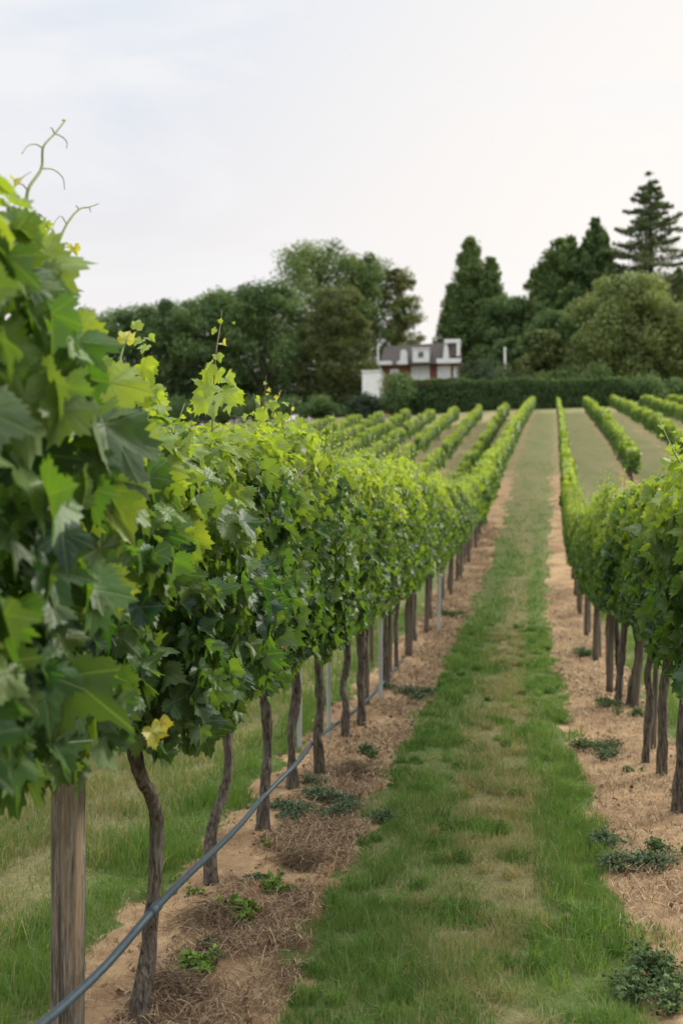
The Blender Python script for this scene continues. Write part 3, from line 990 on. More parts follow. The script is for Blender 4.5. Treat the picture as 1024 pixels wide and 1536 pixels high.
fl = lambda: (wr.normal(0, .5), -.8 + wr.normal(0, .3), .5 + wr.normal(0, .4))
dn = lambda sx: (sx, wr.normal(0, .3), -.7)
up_shoot(v2, b2, -1.2, [(250, 660), (236, 620), (218, 575), (214, 540), (216, 505)],
         [(222, 545, .045, fl(), dn(.5), 1), (218, 520, .035, fl(), dn(-.3), 1.1), (225, 507, .028, fl(), dn(.5), 1.2), (228, 580, .07, fl(), dn(-.6), .85), (232, 600, .08, fl(), dn(.4), .8), (215, 550, .05, fl(), dn(.6), .95), (242, 615, .08, fl(), dn(-.4), .75), (210, 512, .03, fl(), dn(-.5), 1.1), (240, 585, .03, fl(), dn(.8), .5)])
up_shoot(v2, b2, -1.2, [(318, 650), (320, 590), (324, 530), (330, 490), (333, 466)],
         [(312, 580, .085, fl(), dn(-.8), .85), (336, 590, .09, fl(), dn(.6), .75), (340, 570, .06, fl(), dn(.8), .9), (325, 560, .07, fl(), dn(-.3), .9), (352, 588, .07, fl(), dn(.6), .8), (320, 612, .09, fl(), dn(.2), .8), (326, 535, .035, fl(), dn(.5), .9), (316, 545, .04, fl(), dn(-.7), .9), (335, 514, .032, fl(), dn(.7), 1.5), (322, 495, .028, fl(), dn(-.5), .7), (306, 600, .07, fl(), dn(-.5), .8), (345, 605, .06, fl(), dn(.4), .85), (330, 480, .016, fl(), dn(.3), 1), (350, 484, .012, fl(), dn(.3), .8)], .0034, (.17, .12, .06))
up_shoot(v3, b3, -1.2, [(398, 650), (397, 610), (399, 563)],
         [(390, 598, .035, fl(), dn(-.5), .9), (404, 605, .045, fl(), dn(.4), .8), (398, 575, .016, fl(), dn(-.5), 1), (402, 585, .018, fl(), dn(.5), 1.3), (396, 620, .06, fl(), dn(0), .8)], .003, (.18, .11, .06))
up_shoot(v3, b3, -1.2, [(425, 650), (420, 610), (418, 577)],
         [(416, 612, .04, fl(), dn(-.5), .9), (427, 605, .03, fl(), dn(.5), 1.2), (420, 588, .018, fl(), dn(.5), 1.3), (416, 596, .02, fl(), dn(-.5), 1.4), (422, 625, .055, fl(), dn(.2), .8)], .003, (.18, .11, .06))
up_shoot(v3, b3, -1.2, [(440, 660), (436, 630), (440, 603)],
         [(432, 625, .03, fl(), dn(-.5), 1), (444, 630, .035, fl(), dn(.5), 1), (439, 612, .018, fl(), dn(.2), 1.3)], .0028, (.18, .12, .06))
up_shoot(v2, b2, -1.2, [(372, 650), (376, 630), (373, 612)], [(370, 625, .03, fl(), dn(-.5), 1), (378, 620, .02, fl(), dn(.5), 1.2)], .0028, (.18, .12, .06))

# ------------------------------------------------------------------ posts, stakes, hose
pb = np.array([at(101, 1500, 2.78)[0], 2.78, 0.])
pm = MB()
hw = .0445; nseg = 40
xs = []
ring = []
kk = 10
for sx, sy, ex, ey in ((-1, -1, 1, -1), (1, -1, 1, 1), (1, 1, -1, 1), (-1, 1, -1, -1)):
    for t in np.linspace(0, 1, kk, endpoint=False):
        ring.append((sx + (ex - sx) * t, sy + (ey - sy) * t))
ring = np.array(ring)
rl = np.maximum(1, np.hypot(ring[:, 0], ring[:, 1]) / 1.22)
ring = ring / rl[:, None]
nr_ = len(ring)
zs_ = np.linspace(-.1, 1.35, nseg)
jj = np.arange(nr_)
V = []
for z in zs_:
    gv = 1 - .05 * (vn(jj * .9, z * .8, 5) > .62) - .06 * sst(.55, .8, vn(jj * .55, z * .35, 8)) + .015 * (vn(jj * .7, z * 3, 6) - .5)
    V.append(np.stack([ring[:, 0] * hw * gv, ring[:, 1] * hw * gv, np.full(nr_, z)], 1))
V = np.array(V).reshape(-1, 3)
i, j = np.meshgrid(np.arange(nseg - 1), np.arange(nr_), indexing='ij')
j2 = (j + 1) % nr_
pm.add(V, [[nseg * nr_ - nr_ + a, nseg * nr_ - nr_ + a + 1, nseg * nr_ - nr_] for a in range(1, nr_ - 1)],
       np.stack([i * nr_ + j, i * nr_ + j2, (i + 1) * nr_ + j2, (i + 1) * nr_ + j], -1).reshape(-1, 4))
po = pm.build('wooden_post', M_POST)
po.location = pb; po.rotation_euler = (0, 0, .14)
tag(po, 'square weathered brown wooden post with a long crack, under the front vine', 'post')


def stake(name, px, py, top, r, mat, label, cat, group=None, ztop=None):
    b = ground_pt(px, py); d = ray(*top); e = d * (b[1] / d[1]) + np.array([0, 0, EYE])
    e = b + (e - b) * 1.15
    m = MB(); tube(m, [(0, 0, -.08), tuple((e - b) * .5), tuple(e - b)], [r, r], 8, 9, rough=.04 if mat is M_METAL else .2, seed=int(px))
    o = m.build(name, mat); o.location = tuple(b)
    return tag(o, label, cat, group)


SG = 'pale steel stakes along the left row'
stake('metal_stake', 402, 1182, (403, 1010), .012, M_METAL, 'pale steel stake half hidden behind the trunk with withered leaves', 'stake', SG)
stake('metal_stake', 449, 1128, (449, 995), .016, M_METAL, 'whitish steel stake tight behind the grey-barked vine', 'stake', SG)
stake('metal_stake', 494, 1112, (492, 970), .016, M_METAL, 'whitish steel stake standing alone right of the thick straight vine', 'stake', SG)
stake('metal_stake', 571, 1055, (570, 920), .017, M_METAL, 'pale steel stake where the hose crosses it, beyond the two dark trunks', 'stake', SG)
stake('metal_stake', 657, 948, (659, 865), .022, M_METAL, 'greenish pale steel stake farthest up the left row', 'stake', SG)
WG = 'thin brown stems along the left row'
stake('wooden_stake', 558, 1000, (556, 930), .026, M_STAKEW, 'brown wooden stake just left of the pale stake crossed by the hose', 'stake', WG)
stake('wooden_stake', 585, 1020, (586, 920), .018, M_STAKEW, 'thin dark wooden stake right of the pale stake crossed by the hose', 'stake', WG)
RG = 'wooden stakes of the right row'
stake('wooden_stake', 950, 1065, (962, 950), .034, M_STAKEW, 'slanting brown wooden stake behind the weed tuft in the right row', 'stake', RG)
stake('wooden_stake', 979, 1130, (983, 1010), .020, M_STAKEW, 'thin leaning stake between the two nearest upright stems on the right', 'stake', RG)
ry = np.random.default_rng(41)
for k, yy in enumerate(np.arange(9.6, 24, 1.9)):
    for rc, gg, nm in ((ROW_L + .03, 'wooden stakes in the middle of the left row', 'left'), (ROW_R - .02, 'wooden stakes in the middle of the right row', 'right')):
        m = MB(); tube(m, [(0, 0, -.08), (.02, .01, .6), (.04 * (1 if rc > 0 else .3), 0, 1.2)], [.034, .03], 8, 8, rough=.2, seed=k)
        x = rc + bend(yy); o = m.build('wooden_stake', M_STAKEW); o.location = (x, yy, float(ground(x, yy)))
        tag(o, 'grey-brown wooden stake between the small vines %s of the lane' % nm, 'stake', gg)

hp = [(20, 1572, -1.17), (100, 1505, -1.155), (165, 1442, -1.13), (230, 1366, -1.085), (285, 1310, -1.13), (330, 1268, -1.15), (365, 1232, -1.20), (393, 1198, -1.24), (420, 1170, -1.2),
      (445, 1145, -1.17), (470, 1113, -1.24), (490, 1096, -1.27), (513, 1080, -1.25), (545, 1055, -1.2), (570, 1030, -1.19), (598, 996, -1.2), (630, 965, -1.17), (655, 940, -1.12), (690, 902, -1.0), (715, 868, -.95)]
hm = MB()
HP = [px_on(*a) for a in hp]
e0 = HP[0] + (HP[0] - HP[1]) * 1.5
tube(hm, [e0] + HP, [.0128, .0128], 170, 12)
ho = tag(hm.build('irrigation_hose', M_HOSE), 'dark blue-grey irrigation hose slung along the trunks of the left row', 'hose')

cm = MB(); cd = norm(HP[4] - HP[3]); tube(cm, [HP[3] - cd * .03, HP[3] + cd * .055], [.0165, .0165], 2, 12)
cm.build('coupling', M_HOSE, ho)

# ------------------------------------------------------------------ weeds on the soil
def weed_mesh(seed, n, spread, hgt, leaf, cols, tall=.5):
    r = np.random.default_rng(seed); m = MB()
    ns = max(8, n // 14)
    cen = r.normal(0, .34 * spread, (5, 2)); hc = r.uniform(.45, 1.1, 5)
    for s in range(ns):
        q = r.integers(5)
        a = r.uniform(0, 2 * PI); d = spread * .5 * r.random() ** .6
        e = np.array([cen[q, 0] + math.cos(a) * d, cen[q, 1] + math.sin(a) * d, hgt * hc[q] * r.uniform(.3, 1) * (1 - .5 * d / (spread * .5))])
        p0 = np.array([cen[q, 0], cen[q, 1], -.01])
        md = (p0 + e) / 2 + [0, 0, hgt * .25]
        tube(m, [p0, md, e], [.0028, .0014], 5, 4, (.10, .13, .05))
        k = max(4, n // ns)
        t = r.uniform(.25, 1, k)
        P = spline([p0, md, e], 12)[(t * 11).astype(int)] + r.normal(0, .012, (k, 3))
        nr = r.normal(0, .5, (k, 3)) + [0, 0, .9]; tp = np.stack([np.full(k, math.cos(a)), np.full(k, math.sin(a)), r.normal(0, .3, k)], 1) + r.normal(0, .6, (k, 3))
        c = np.array(cols[0]) * (1 - r.random((k, 1))) + np.array(cols[1]) * r.random((k, 1))
        put_leaves(m, P, nr, tp, leaf * r.uniform(.5, 1.3, k), c, 1, r)
    return m.mesh('weed', M_TREE)


GREY = [(.06, .105, .055), (.12, .175, .105)]; BRIGHT = [(.08, .16, .025), (.17, .25, .05)]; DARK = [(.05, .095, .036), (.12, .18, .07)]
WM = {'bright': [weed_mesh(1, 300, .15, .13, .024, BRIGHT), weed_mesh(2, 180, .10, .08, .018, BRIGHT)],
      'grey': [weed_mesh(3, 2000, .30, .12, .015, GREY), weed_mesh(4, 1000, .20, .10, .014, GREY)],
      'dark': [weed_mesh(5, 1500, .22, .10, .014, DARK), weed_mesh(6, 700, .12, .09, .013, DARK)]}
WG_ = 'weeds growing on the bare soil'
WEEDS = [(350, 1388, 'bright', 0, 1.2, 'bright green weed with lobed leaves beside the dry grass mound'),
         (296, 1352, 'bright', 1, .8, 'yellow-green weed tuft at the foot of the dark leaning vine'),
         (302, 1462, 'bright', 0, 1.05, 'low leafy green weed nearest the camera on the left soil strip'),
         (312, 1436, 'grey', 1, .55, 'small grey-green weed just above the nearest leafy weed'),
         (404, 1338, 'bright', 1, 1.2, 'small green weed midway between the dry mound and the grass edge'),
         (430, 1345, 'bright', 1, .8, 'tiny green weed touching another one near the grass edge'),
         (372, 1330, 'grey', 1, .5, 'faint grey-green weed beside a thin dead stalk'),
         (440, 1285, 'bright', 1, .65, 'single tiny bright sprout on bare soil below the grey-green patch'),
         (398, 1275, 'bright', 1, .75, 'bright sprout at the foot of the vine with withered leaves'),
         (470, 1205, 'grey', 0, 1.05, 'broad grey-green weed patch spreading around the thick straight vine'),
         (505, 1232, 'grey', 0, .85, 'grey-green weed patch reaching the edge of the lane grass'),
         (440, 1222, 'grey', 1, .9, 'grey-green weed clump at the foot of the grey-barked vine'),
         (560, 1138, 'dark', 1, 1.2, 'olive weed clump by the edge of the lane, uphill of the large patch'),
         (612, 1045, 'grey', 0, 1.1, 'wide dull weed clump beyond the pale stake crossed by the hose'),
         (675, 925, 'dark', 0, 1.3, 'round weed bush below the farthest pale stake'),
         (975, 1302, 'grey', 0, 1.0, 'spreading grey-green weed in the middle of the right soil strip'),
         (1003, 1285, 'dark', 1, 1.1, 'upright weed beside the spreading one on the right strip'),
         (985, 1490, 'dark', 0, 1.35, 'dense dark weed in the bottom right corner'),
         (890, 1128, 'dark', 0, 1.1, 'flat dark weed on the right strip beside the lane grass'),
         (916, 1140, 'grey', 1, .9, 'small pale weed next to the flat dark weed on the right strip'),
         (948, 1162, 'dark', 1, .7, 'tiny dark weed in front of the thin upright stems on the right'),
         (912, 1062, 'dark', 0, 1.0, 'weed tuft left of the slanting right-row trunks'),
         (948, 1080, 'dark', 1, 1.3, 'dark weed at the foot of the slanting brown stake'),
         (878, 985, 'grey', 1, 1.5, 'low pale weed far up the right soil strip')]
for k, (px, py, kind, v, s, lab) in enumerate(WEEDS):
    o = link('weed', WM[kind][v]); p = ground_pt(px, py)
    o.location = tuple(p + [0, 0, .015]); o.scale = (s * .85, s * .85, s * .8); o.rotation_euler.z = k * 1.7
    tag(o, lab, 'weed', WG_)
for px, py, s, lab in ((737, 1085, 1.2, 'dark green tussock in the dry middle of the lane, higher up'), (708, 1245, 1.25, 'dark green tussock in the dry middle of the lane, lower down'),
                       (690, 1375, 1.2, 'dark tussock beside a brown dry patch in the lane'), (905, 1412, 1.7, 'bushy bright tussock bulging onto the right soil strip'),
                       (785, 1290, .8, 'low dull tussock in the centre of the lane')):
    m = MB(); r = np.random.default_rng(int(px)); n = 900
    a = r.uniform(0, 2 * PI, n); d = .13 * s * np.sqrt(r.random(n))
    t = LUSH1 * (1 - r.random((n, 1))) + LUSH2 * r.random((n, 1))
    blades(m, np.cos(a) * d * 1.3, np.sin(a) * d, -.01 + 0 * d, .085 * s ** .5 * r.uniform(.5, 1.3, n) * (1 - .5 * d / (.13 * s)), r.uniform(.0025, .005, n), t, r, 1.0)
    o = m.build('grass_tussock', M_GRASS); o.location = tuple(ground_pt(px, py)); tag(o, lab, 'grass tuft', 'tussocks in the lane grass')
for px, py, s, lab in ((318, 1395, 1.0, 'mound of dry tangled grass at the base of the leaning vine'), (250, 1500, .8, 'heap of dead brown grass by the crooked vine trunk'),
                       (530, 1165, .9, 'dry brown clippings heaped near the lane edge'), (450, 1300, .55, 'little tangle of dead stalks on bare soil')):
    m = MB(); r = np.random.default_rng(int(px) + 1); n = 340
    for _ in range(n):
        a = r.uniform(0, 2 * PI); d = .16 * s * r.random() ** .7; h = .10 * s * (1 - (d / (.17 * s)) ** 2)
        p = np.array([math.cos(a) * d, math.sin(a) * d, h * r.uniform(.2, 1)]); b = r.uniform(0, 2 * PI); l = r.uniform(.03, .09)
        dv = np.array([math.cos(b) * l, math.sin(b) * l, r.normal(0, .02)])
        w = r.random(); tint = np.array([.11, .07, .045]) * (1 - w) + np.array([.34, .25, .15]) * w
        tube(m, [p - dv, p + [0, 0, r.uniform(0, .03)], p + dv], [.0012, .0009], 5, 3, tint, cap=False)
    o = m.build('dry_grass_mound', M_STRAW); o.location = tuple(ground_pt(px, py)); tag(o, lab, 'dry grass', 'heaps of dead grass on the soil')


# ------------------------------------------------------------------ trees
def cards(mb, P, nrm, size, tint, rng, m=0):
    """leafy sprays: kinked four-sided faces"""
    n = len(P); N = norm(nrm); r = norm(rng.normal(0, 1, (n, 3))); X = norm(np.cross(N, r)); Y = np.cross(N, X)
    s = np.asarray(size)[:, None]; j = lambda: rng.uniform(.55, 1.15, (n, 1))
    V = np.stack([P - X * s * .5 * j(), P - Y * s * .3 * j() + N * s * .12, P + X * s * .5 * j(), P + Y * s * .3 * j() - N * s * .1], 1).reshape(-1, 3)
    o = np.arange(n) * 4
    mb.add(V, np.concatenate([np.stack([o, o + 1, o + 2], 1), np.stack([o, o + 2, o + 3], 1)]), None, np.repeat(tint, 4, 0), None, m)


TG = 'broad trees of the wood behind the vineyard'


def broad_tree(label, px, ptop, pw, Y, seed, c1, c2, group=TG, zbase=None, nb=95, dens=430, airy=0., cs=.42, low=.06, shape=1.0, cat='tree'):
    r = np.random.default_rng(seed)
    top = at(px, ptop, Y); x = top[0]; gb = float(ground(x, Y))
    H = top[2] - gb; W = pw / F * Y
    t = thing('broad_tree', label, cat, (x, Y, gb), group)
    tr = MB(); tr_r = .022 * H
    tube(tr, [(0, 0, -.3), (r.normal(0, .1), 0, H * .25), (r.normal(0, .25), r.normal(0, .2), H * .55), (r.normal(0, .3), 0, H * .82)], [tr_r * 1.4, tr_r, tr_r * .6, tr_r * .2], 14, 8, rough=.2, seed=seed)
    cr = MB()
    c1 = np.array(c1); c2 = np.array(c2)
    for b in range(nb):
        surf = b % 3 != 0
        hh = low + (1 - low) * (b + r.random()) / nb
        e = (hh - low) / (1 - low)
        wr_ = (math.sin(PI * min(1, .22 + .70 * e)) ** .6)
        a = r.uniform(0, 2 * PI); d = W / 2 * wr_ * (r.uniform(.72, 1.0) if surf else r.uniform(.1, .6)) * shape
        br = (W * r.uniform(.075, .135) if surf else W * r.uniform(.17, .24)) * (1.1 - .2 * e)
        c = np.array([math.cos(a) * d, math.sin(a) * d * .8, min(hh * H, H - br * .75)])
        if b % 2 == 0:
            z0 = max(.15 * H, c[2] - d * .9)
            tube(tr, [(0, 0, z0), (c[0] * .5, c[1] * .5, (z0 + c[2]) / 2 + .03 * H), c], [tr_r * .35, tr_r * .06], 7, 5, rough=.2, seed=b)
        n = int(dens * r.uniform(.7, 1.25) * (1 - airy) * (.62 if surf else 1.1)); dark = r.uniform(.0, .5)
        v = norm(r.normal(0, 1, (n, 3))); rad = br * r.uniform(.45, 1.12, n) * (1 + .35 * (vn(v[:, 0] * 3 + b, v[:, 1] * 3 + v[:, 2] * 3, b) - .5))
        P = c + v * rad[:, None] * [1.12, 1.05, .85]
        P[:, 2] = np.maximum(P[:, 2], .15)
        w = np.clip(r.normal(.5, .25, n) + r.normal(0, .30), 0, 1)[:, None]
        cards(cr, P, v + r.normal(0, .8, (n, 3)) + [0, 0, .3], cs * r.uniform(.5, 1.3, n), c1 * (1 - w) + c2 * w, r)
    tr.build('trunk', M_TBARK, t); cr.build('crown', M_TREE, t, smooth=False)
    return t


def conifer(label, px, ptop, pw, Y, seed, c1, c2, style='spruce', group='conifers behind the hedge', dens=1.0, low=.06):
    r = np.random.default_rng(seed); top = at(px, ptop, Y); x = top[0]; gb = float(ground(x, Y)); H = top[2] - gb; W = pw / F * Y
    t = thing('conifer_tree', label, 'conifer', (x, Y, gb), group)
    tr = MB(); rr = .016 * H
    tube(tr, [(0, 0, -.3), (.08, 0, H * .4), (0, .05, H * .75), (0, 0, H * .99)], [rr * 1.3, rr, rr * .5, .02], 16, 7, rough=.15, seed=seed)
    cr = MB(); c1 = np.array(c1); c2 = np.array(c2)
    z = low * H
    while z < H * .985:
        e = (z / H - low) / (1 - low)
        ln = W / 2 * (1 - e) ** {'column': .72, 'airy': .8, 'spruce': .72, 'cedar': .62}[style] * (1 if e > .12 else .75 + 2 * e)
        k = {'spruce': 7, 'cedar': 6, 'column': 9, 'airy': 8}[style]
        for q in range(k):
            if style == 'cedar' and r.random() < .12: continue
            a = q * 2 * PI / k + r.uniform(-.5, .5); l = max(.25, ln * (r.uniform(.45, 1.22) if style == 'column' else r.uniform(.62, 1.12) if style != 'airy' else r.uniform(.55, 1.12))); zj = r.normal(0, .15 if style != 'airy' else .4)
            dr = {'spruce': .10, 'cedar': .02, 'column': -.9, 'airy': .10}[style]
            tipz = {'spruce': .14, 'cedar': .06, 'column': 1.0, 'airy': .22}[style]
            e0 = np.array([0, 0, z + zj]); d = np.array([math.cos(a), math.sin(a), 0])
            m1 = e0 + d * l * .55 - [0, 0, l * dr]; e1 = e0 + d * l + [0, 0, -l * dr * 1.2 + l * tipz * (.4 if style != 'column' else .3)]
            tube(tr, [e0, m1, e1], [max(.02, rr * .22 * (1 - e)), .01], 6, 4)
            n = int(dens * (18 + 30 * l))
            tt = r.random(n) ** .7
            P = spline([e0, m1, e1], 24)[(tt * 23).astype(int)]
            sw = (.10 + .20 * l * (1 - tt)) if style != 'column' else (.25 + .1 * l)
            sd = np.array([-math.sin(a), math.cos(a), 0])
            P = P + sd * (r.normal(0, 1, n) * sw)[:, None] + np.stack([0 * tt, 0 * tt, r.normal(-.10 if style == 'spruce' else 0, (.14 + .05 * l) if style != 'airy' else .09, n)], 1)
            w = np.clip(r.normal(.45, .3, n), 0, 1)[:, None]
            cards(cr, P, r.normal(0, .7, (n, 3)) + [0, 0, .8] + (d * .6), r.uniform(.2, .55, n) * (1 if style != 'airy' else .8), c1 * (1 - w) + c2 * w, r)
        z += {'spruce': .040, 'cedar': .052, 'column': .034, 'airy': .058}[style] * H * (1.05 - .45 * e)
    tr.build('trunk', M_TBARK, t); cr.build('crown', M_TREE, t, smooth=False)
    return t


DG = ((.046, .092, .034), (.130, .198, .072)); MG = ((.060, .112, .036), (.165, .228, .078)); OL = ((.09, .13, .04), (.20, .25, .09))
broad_tree('low rounded tree at the left edge of the wood, behind the foremost leaves', 60, 484, 170, 112, 1, *DG)
broad_tree('airy tree with sky showing through, at the left end of the wood', 135, 466, 130, 118, 2, *DG, airy=.45, nb=73)
broad_tree('dark tree with thin bare top twigs, second from the wood\'s left end', 205, 462, 160, 114, 3, *DG, nb=88)
broad_tree('dark rounded tree above the tall upright vine shoot', 275, 454, 170, 112, 4, *DG)
broad_tree('dense tree stepping up toward the tallest broad tree', 335, 440, 170, 116, 5, *MG)
broad_tree('dense dark tree tight against the tallest broad tree', 392, 424, 170, 114, 6, *DG)
broad_tree('tallest broad-crowned tree of the wood', 478, 366, 190, 134, 7, *MG, nb=112, dens=440)
broad_tree('tall tree on the right half of the big green crown', 548, 386, 140, 138, 8, *MG, nb=107, dens=440)
broad_tree('thin tree with painted olive-brown backlight at the right end of the wood', 598, 404, 72, 139, 9, (.085, .105, .036), (.19, .21, .075), airy=.5, nb=68, low=.35)  # warm pale tint stands in for backlight on the crown fringe
broad_tree('olive tree with hanging foliage in front of the big crown', 500, 430, 110, 112, 10, (.06, .085, .03), (.14, .165, .06), nb=83)
broad_tree('shaded lower tree at the far left of the wood', 130, 540, 160, 106, 15, *DG, nb=68)
conifer('pointed dark column conifer right of the house', 705, 357, 104, 132, 20, *MG, style='column', dens=2.2)
conifer('shorter column conifer tight left of the pointed one', 678, 428, 66, 130, 21, *MG, style='column', dens=2.2)
conifer('shorter column conifer tight right of the pointed one', 736, 388, 78, 130, 22, *MG, style='column', dens=2.2)
broad_tree('rounded dark tree between the column conifers and the spreading cedar', 762, 448, 110, 128, 23, *DG, group='trees around the house')
conifer('spreading dark cedar with layered boughs', 850, 350, 230, 126, 24, *MG, style='cedar', dens=3)
conifer('tall pointed dark fir just left of the airy spruce', 893, 324, 190, 124, 25, *DG, style='spruce', dens=3)
conifer('tallest airy spruce against the sky on the right', 975, 262, 330, 120, 26, (.055, .08, .038), (.12, .16, .07), style='airy', dens=2.5, low=.10)
conifer('dark fir behind the pale willow-like tree', 1020, 400, 170, 128, 27, *DG, style='spruce', dens=2.4)
broad_tree('pale olive willow-like tree in front of the conifers', 940, 418, 165, 106, 30, (.10, .14, .045), (.24, .29, .115), group='trees around the house', nb=107, dens=440, low=.22)
broad_tree('pale olive tree with drooping crown at the right edge', 1018, 460, 140, 108, 31, *OL, group='trees around the house', nb=88, low=.2)
conifer('lower cedar with layered boughs at the left of the spreading one', 805, 400, 130, 127, 34, *MG, style='cedar', dens=3)
broad_tree('dense dark tree filling the middle of the conifer group', 860, 372, 130, 128, 35, *DG, group='trees around the house', nb=102)
broad_tree('dark filler tree below the cedar', 855, 468, 150, 116, 32, *DG, group='trees around the house', nb=83)
broad_tree('dark low tree in the gap behind the white pole', 772, 508, 90, 118, 37, *DG, group='trees around the house', nb=62)
broad_tree('small olive tree in front of the cedar', 815, 496, 74, 106, 33, (.07, .10, .034), (.165, .20, .07), group='trees around the house', nb=62)
SHG = 'shrubs behind and around the hedge'


def shrub(label, px, ptop, pw, Y, seed, c1, c2, dz=0.):
    r = np.random.default_rng(seed); top = at(px, ptop, Y); x = top[0]; gb = float(ground(x, Y)) - dz; H = top[2] - gb; W = pw / F * Y
    t = thing('shrub', label, 'shrub', (x, Y, gb), SHG)
    st = MB(); cr = MB(); c1 = np.array(c1); c2 = np.array(c2)
    for b in range(16):
        a = r.uniform(0, 2 * PI); d = W / 2 * r.uniform(.1, .75); br = r.uniform(.16, .26) * min(W, H * 1.4)
        e = d / (W / 2)
        c = np.array([math.cos(a) * d, math.sin(a) * d * .8, max(br * .7, (H - br) * r.uniform(.25, 1) * (1 - .45 * e * e))])
        tube(st, [(0, 0, -.2), c * [.4, .4, .5], c], [.05, .015], 6, 5)
        n = 260; v = norm(r.normal(0, 1, (n, 3))); P = c + v * (br * r.uniform(.5, 1.1, n))[:, None]
        P[:, 2] = np.maximum(P[:, 2], .1)
        w = np.clip(r.normal(.5, .3, n) + r.normal(0, .18), 0, 1)[:, None]
        cards(cr, P, v + r.normal(0, .7, (n, 3)) + [0, 0, .3], .30 * r.uniform(.5, 1.3, n), c1 * (1 - w) + c2 * w, r)
    st.build('stem', M_TBARK, t); cr.build('foliage', M_TREE, t, smooth=False)


shrub('grey-green shrub right of the house', 722, 520, 78, 103, 40, (.035, .062, .032), (.085, .12, .06))
shrub('pale green low shrub behind the hedge, right of the white pole', 765, 545, 95, 98.5, 41, (.05, .08, .035), (.11, .14, .06))
shrub('green shrub behind the hedge under the small olive tree', 840, 538, 80, 101, 42, *MG)
shrub('big dark shrub at the right end of the hedge', 905, 540, 90, 97, 43, *DG)
shrub('dark shrub mass below the pale olive tree', 965, 555, 120, 96, 44, *DG)
shrub('dark shrub at the right edge under the drooping tree', 1030, 560, 110, 97, 45, *DG)
shrub('large round dark shrub in front of the white shed', 590, 549, 84, 93.5, 46, *DG)
shrub('grey-green dome shrub at the left end of the hedge', 548, 583, 58, 93, 47, (.026, .05, .03), (.06, .09, .05))
shrub('pale green tuft shrub at the house corner', 700, 556, 30, 100, 48, (.06, .09, .03), (.14, .17, .06))


shrub('dark undergrowth shrub below the left end of the wood', 170, 588, 150, 104, 51, *DG)
shrub('dark undergrowth shrub left of the middle of the wood', 290, 586, 150, 103, 52, *DG)
shrub('dark undergrowth shrub below the right part of the wood', 400, 588, 150, 103, 53, *DG)
shrub('dark undergrowth shrub below the big green crown', 490, 588, 120, 103, 54, *DG)


def hedge(label, pxa, pxb, Y, ptop, seed):
    r = np.random.default_rng(seed)
    a = at(pxa, ptop, Y); b = at(pxb, ptop, Y)
    L = b[0] - a[0]; cx = (a[0] + b[0]) / 2; gb = float(ground(cx, Y)); wd = 1.5
    t = thing('hedge', label, 'hedge', (cx, Y, gb))
    core = MB(); cr = MB()
    xs = np.linspace(-L / 2 + .15, L / 2 - .15, 60)
    gl = ground(xs + cx, np.full(60, Y)) - gb
    tp = np.interp(xs, [-L / 2, L / 2], [a[2], b[2]]) - gb
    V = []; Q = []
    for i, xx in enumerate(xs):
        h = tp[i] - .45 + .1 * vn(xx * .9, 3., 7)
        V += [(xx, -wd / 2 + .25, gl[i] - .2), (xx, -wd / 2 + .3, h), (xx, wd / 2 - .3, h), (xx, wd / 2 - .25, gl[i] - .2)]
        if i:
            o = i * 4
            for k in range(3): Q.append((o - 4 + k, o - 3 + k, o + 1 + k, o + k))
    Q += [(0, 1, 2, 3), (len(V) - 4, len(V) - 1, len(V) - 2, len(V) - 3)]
    core.add(V, None, Q, (.016, .030, .014))  # solid dark filler, its colour stands in for shade between the leaves
    n = 17000
    x = r.uniform(-L / 2, L / 2, n); f = r.random(n)
    g0 = np.interp(x, xs, gl); t0 = np.interp(x, xs, tp)
    wav = .55 * (fbm(x * .55, f * 0 + 2., 9, 4) - .5)
    front = f < .5; topm = (f >= .5) & (f < .82)
    h = r.random(n)
    z = np.where(topm, t0 + wav, g0 + h * (t0 - g0) + wav * h)
    yb = .55 * (fbm(x * .9, h * 3, 11, 3) - .5)
    y = np.where(front, -wd / 2 + yb, np.where(topm, r.uniform(-wd / 2, wd / 2, n), wd / 2 + yb))
    nr = np.where(topm[:, None], np.array([0, 0, 1.]), np.where(front[:, None], np.array([0, -1., .2]), np.array([0, 1., .2])))
    P = np.stack([x, y, z], 1) + r.normal(0, .06, (n, 3))
    w = np.clip(r.normal(.45, .28, n), 0, 1)[:, None]
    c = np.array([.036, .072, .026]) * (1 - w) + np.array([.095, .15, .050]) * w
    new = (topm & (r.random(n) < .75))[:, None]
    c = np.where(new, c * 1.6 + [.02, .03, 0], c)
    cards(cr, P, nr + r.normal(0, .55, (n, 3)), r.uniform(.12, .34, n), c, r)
    cr.build('hedge_leaves', M_TREE, t, smooth=False); core.build('hedge_dark_core', M_TREE, t, smooth=False)


hedge('long clipped dark green hedge closing the top of the vineyard', 585, 935, 95, 571, 60)

# ------------------------------------------------------------------ house
HY = 125.0
hl = at(566, 560, HY)[0]; hr = at(692, 560, HY)[0]
zf = lambda py: at(629, py, HY)[2]
hb = float(ground((hl + hr) / 2, HY + 3)) - .1
hx = (hl + hr) / 2
W2 = (hr - hl) / 2
house = thing('house', 'red brick house with grey-brown roof and white dormers behind the hedge', 'house', (hx, HY, hb))
z = lambda py: zf(py) - hb
X = lambda px: at(px, 560, HY)[0] - hx
dp = 8.0


def hbox(name, mat, x0, x1, y0, y1, z0, z1, parent=house):
    m = MB(); box(m, (x0, y0, z0), (x1, y1, z1)); o = m.build(name, mat, parent, smooth=False)
    md = o.modifiers.new('bevel', 'BEVEL'); md.width = .02; md.segments = 1
    return o


hbox('brick_wall', M_BRICK, X(572), X(690), 0, dp, -.3, z(547))
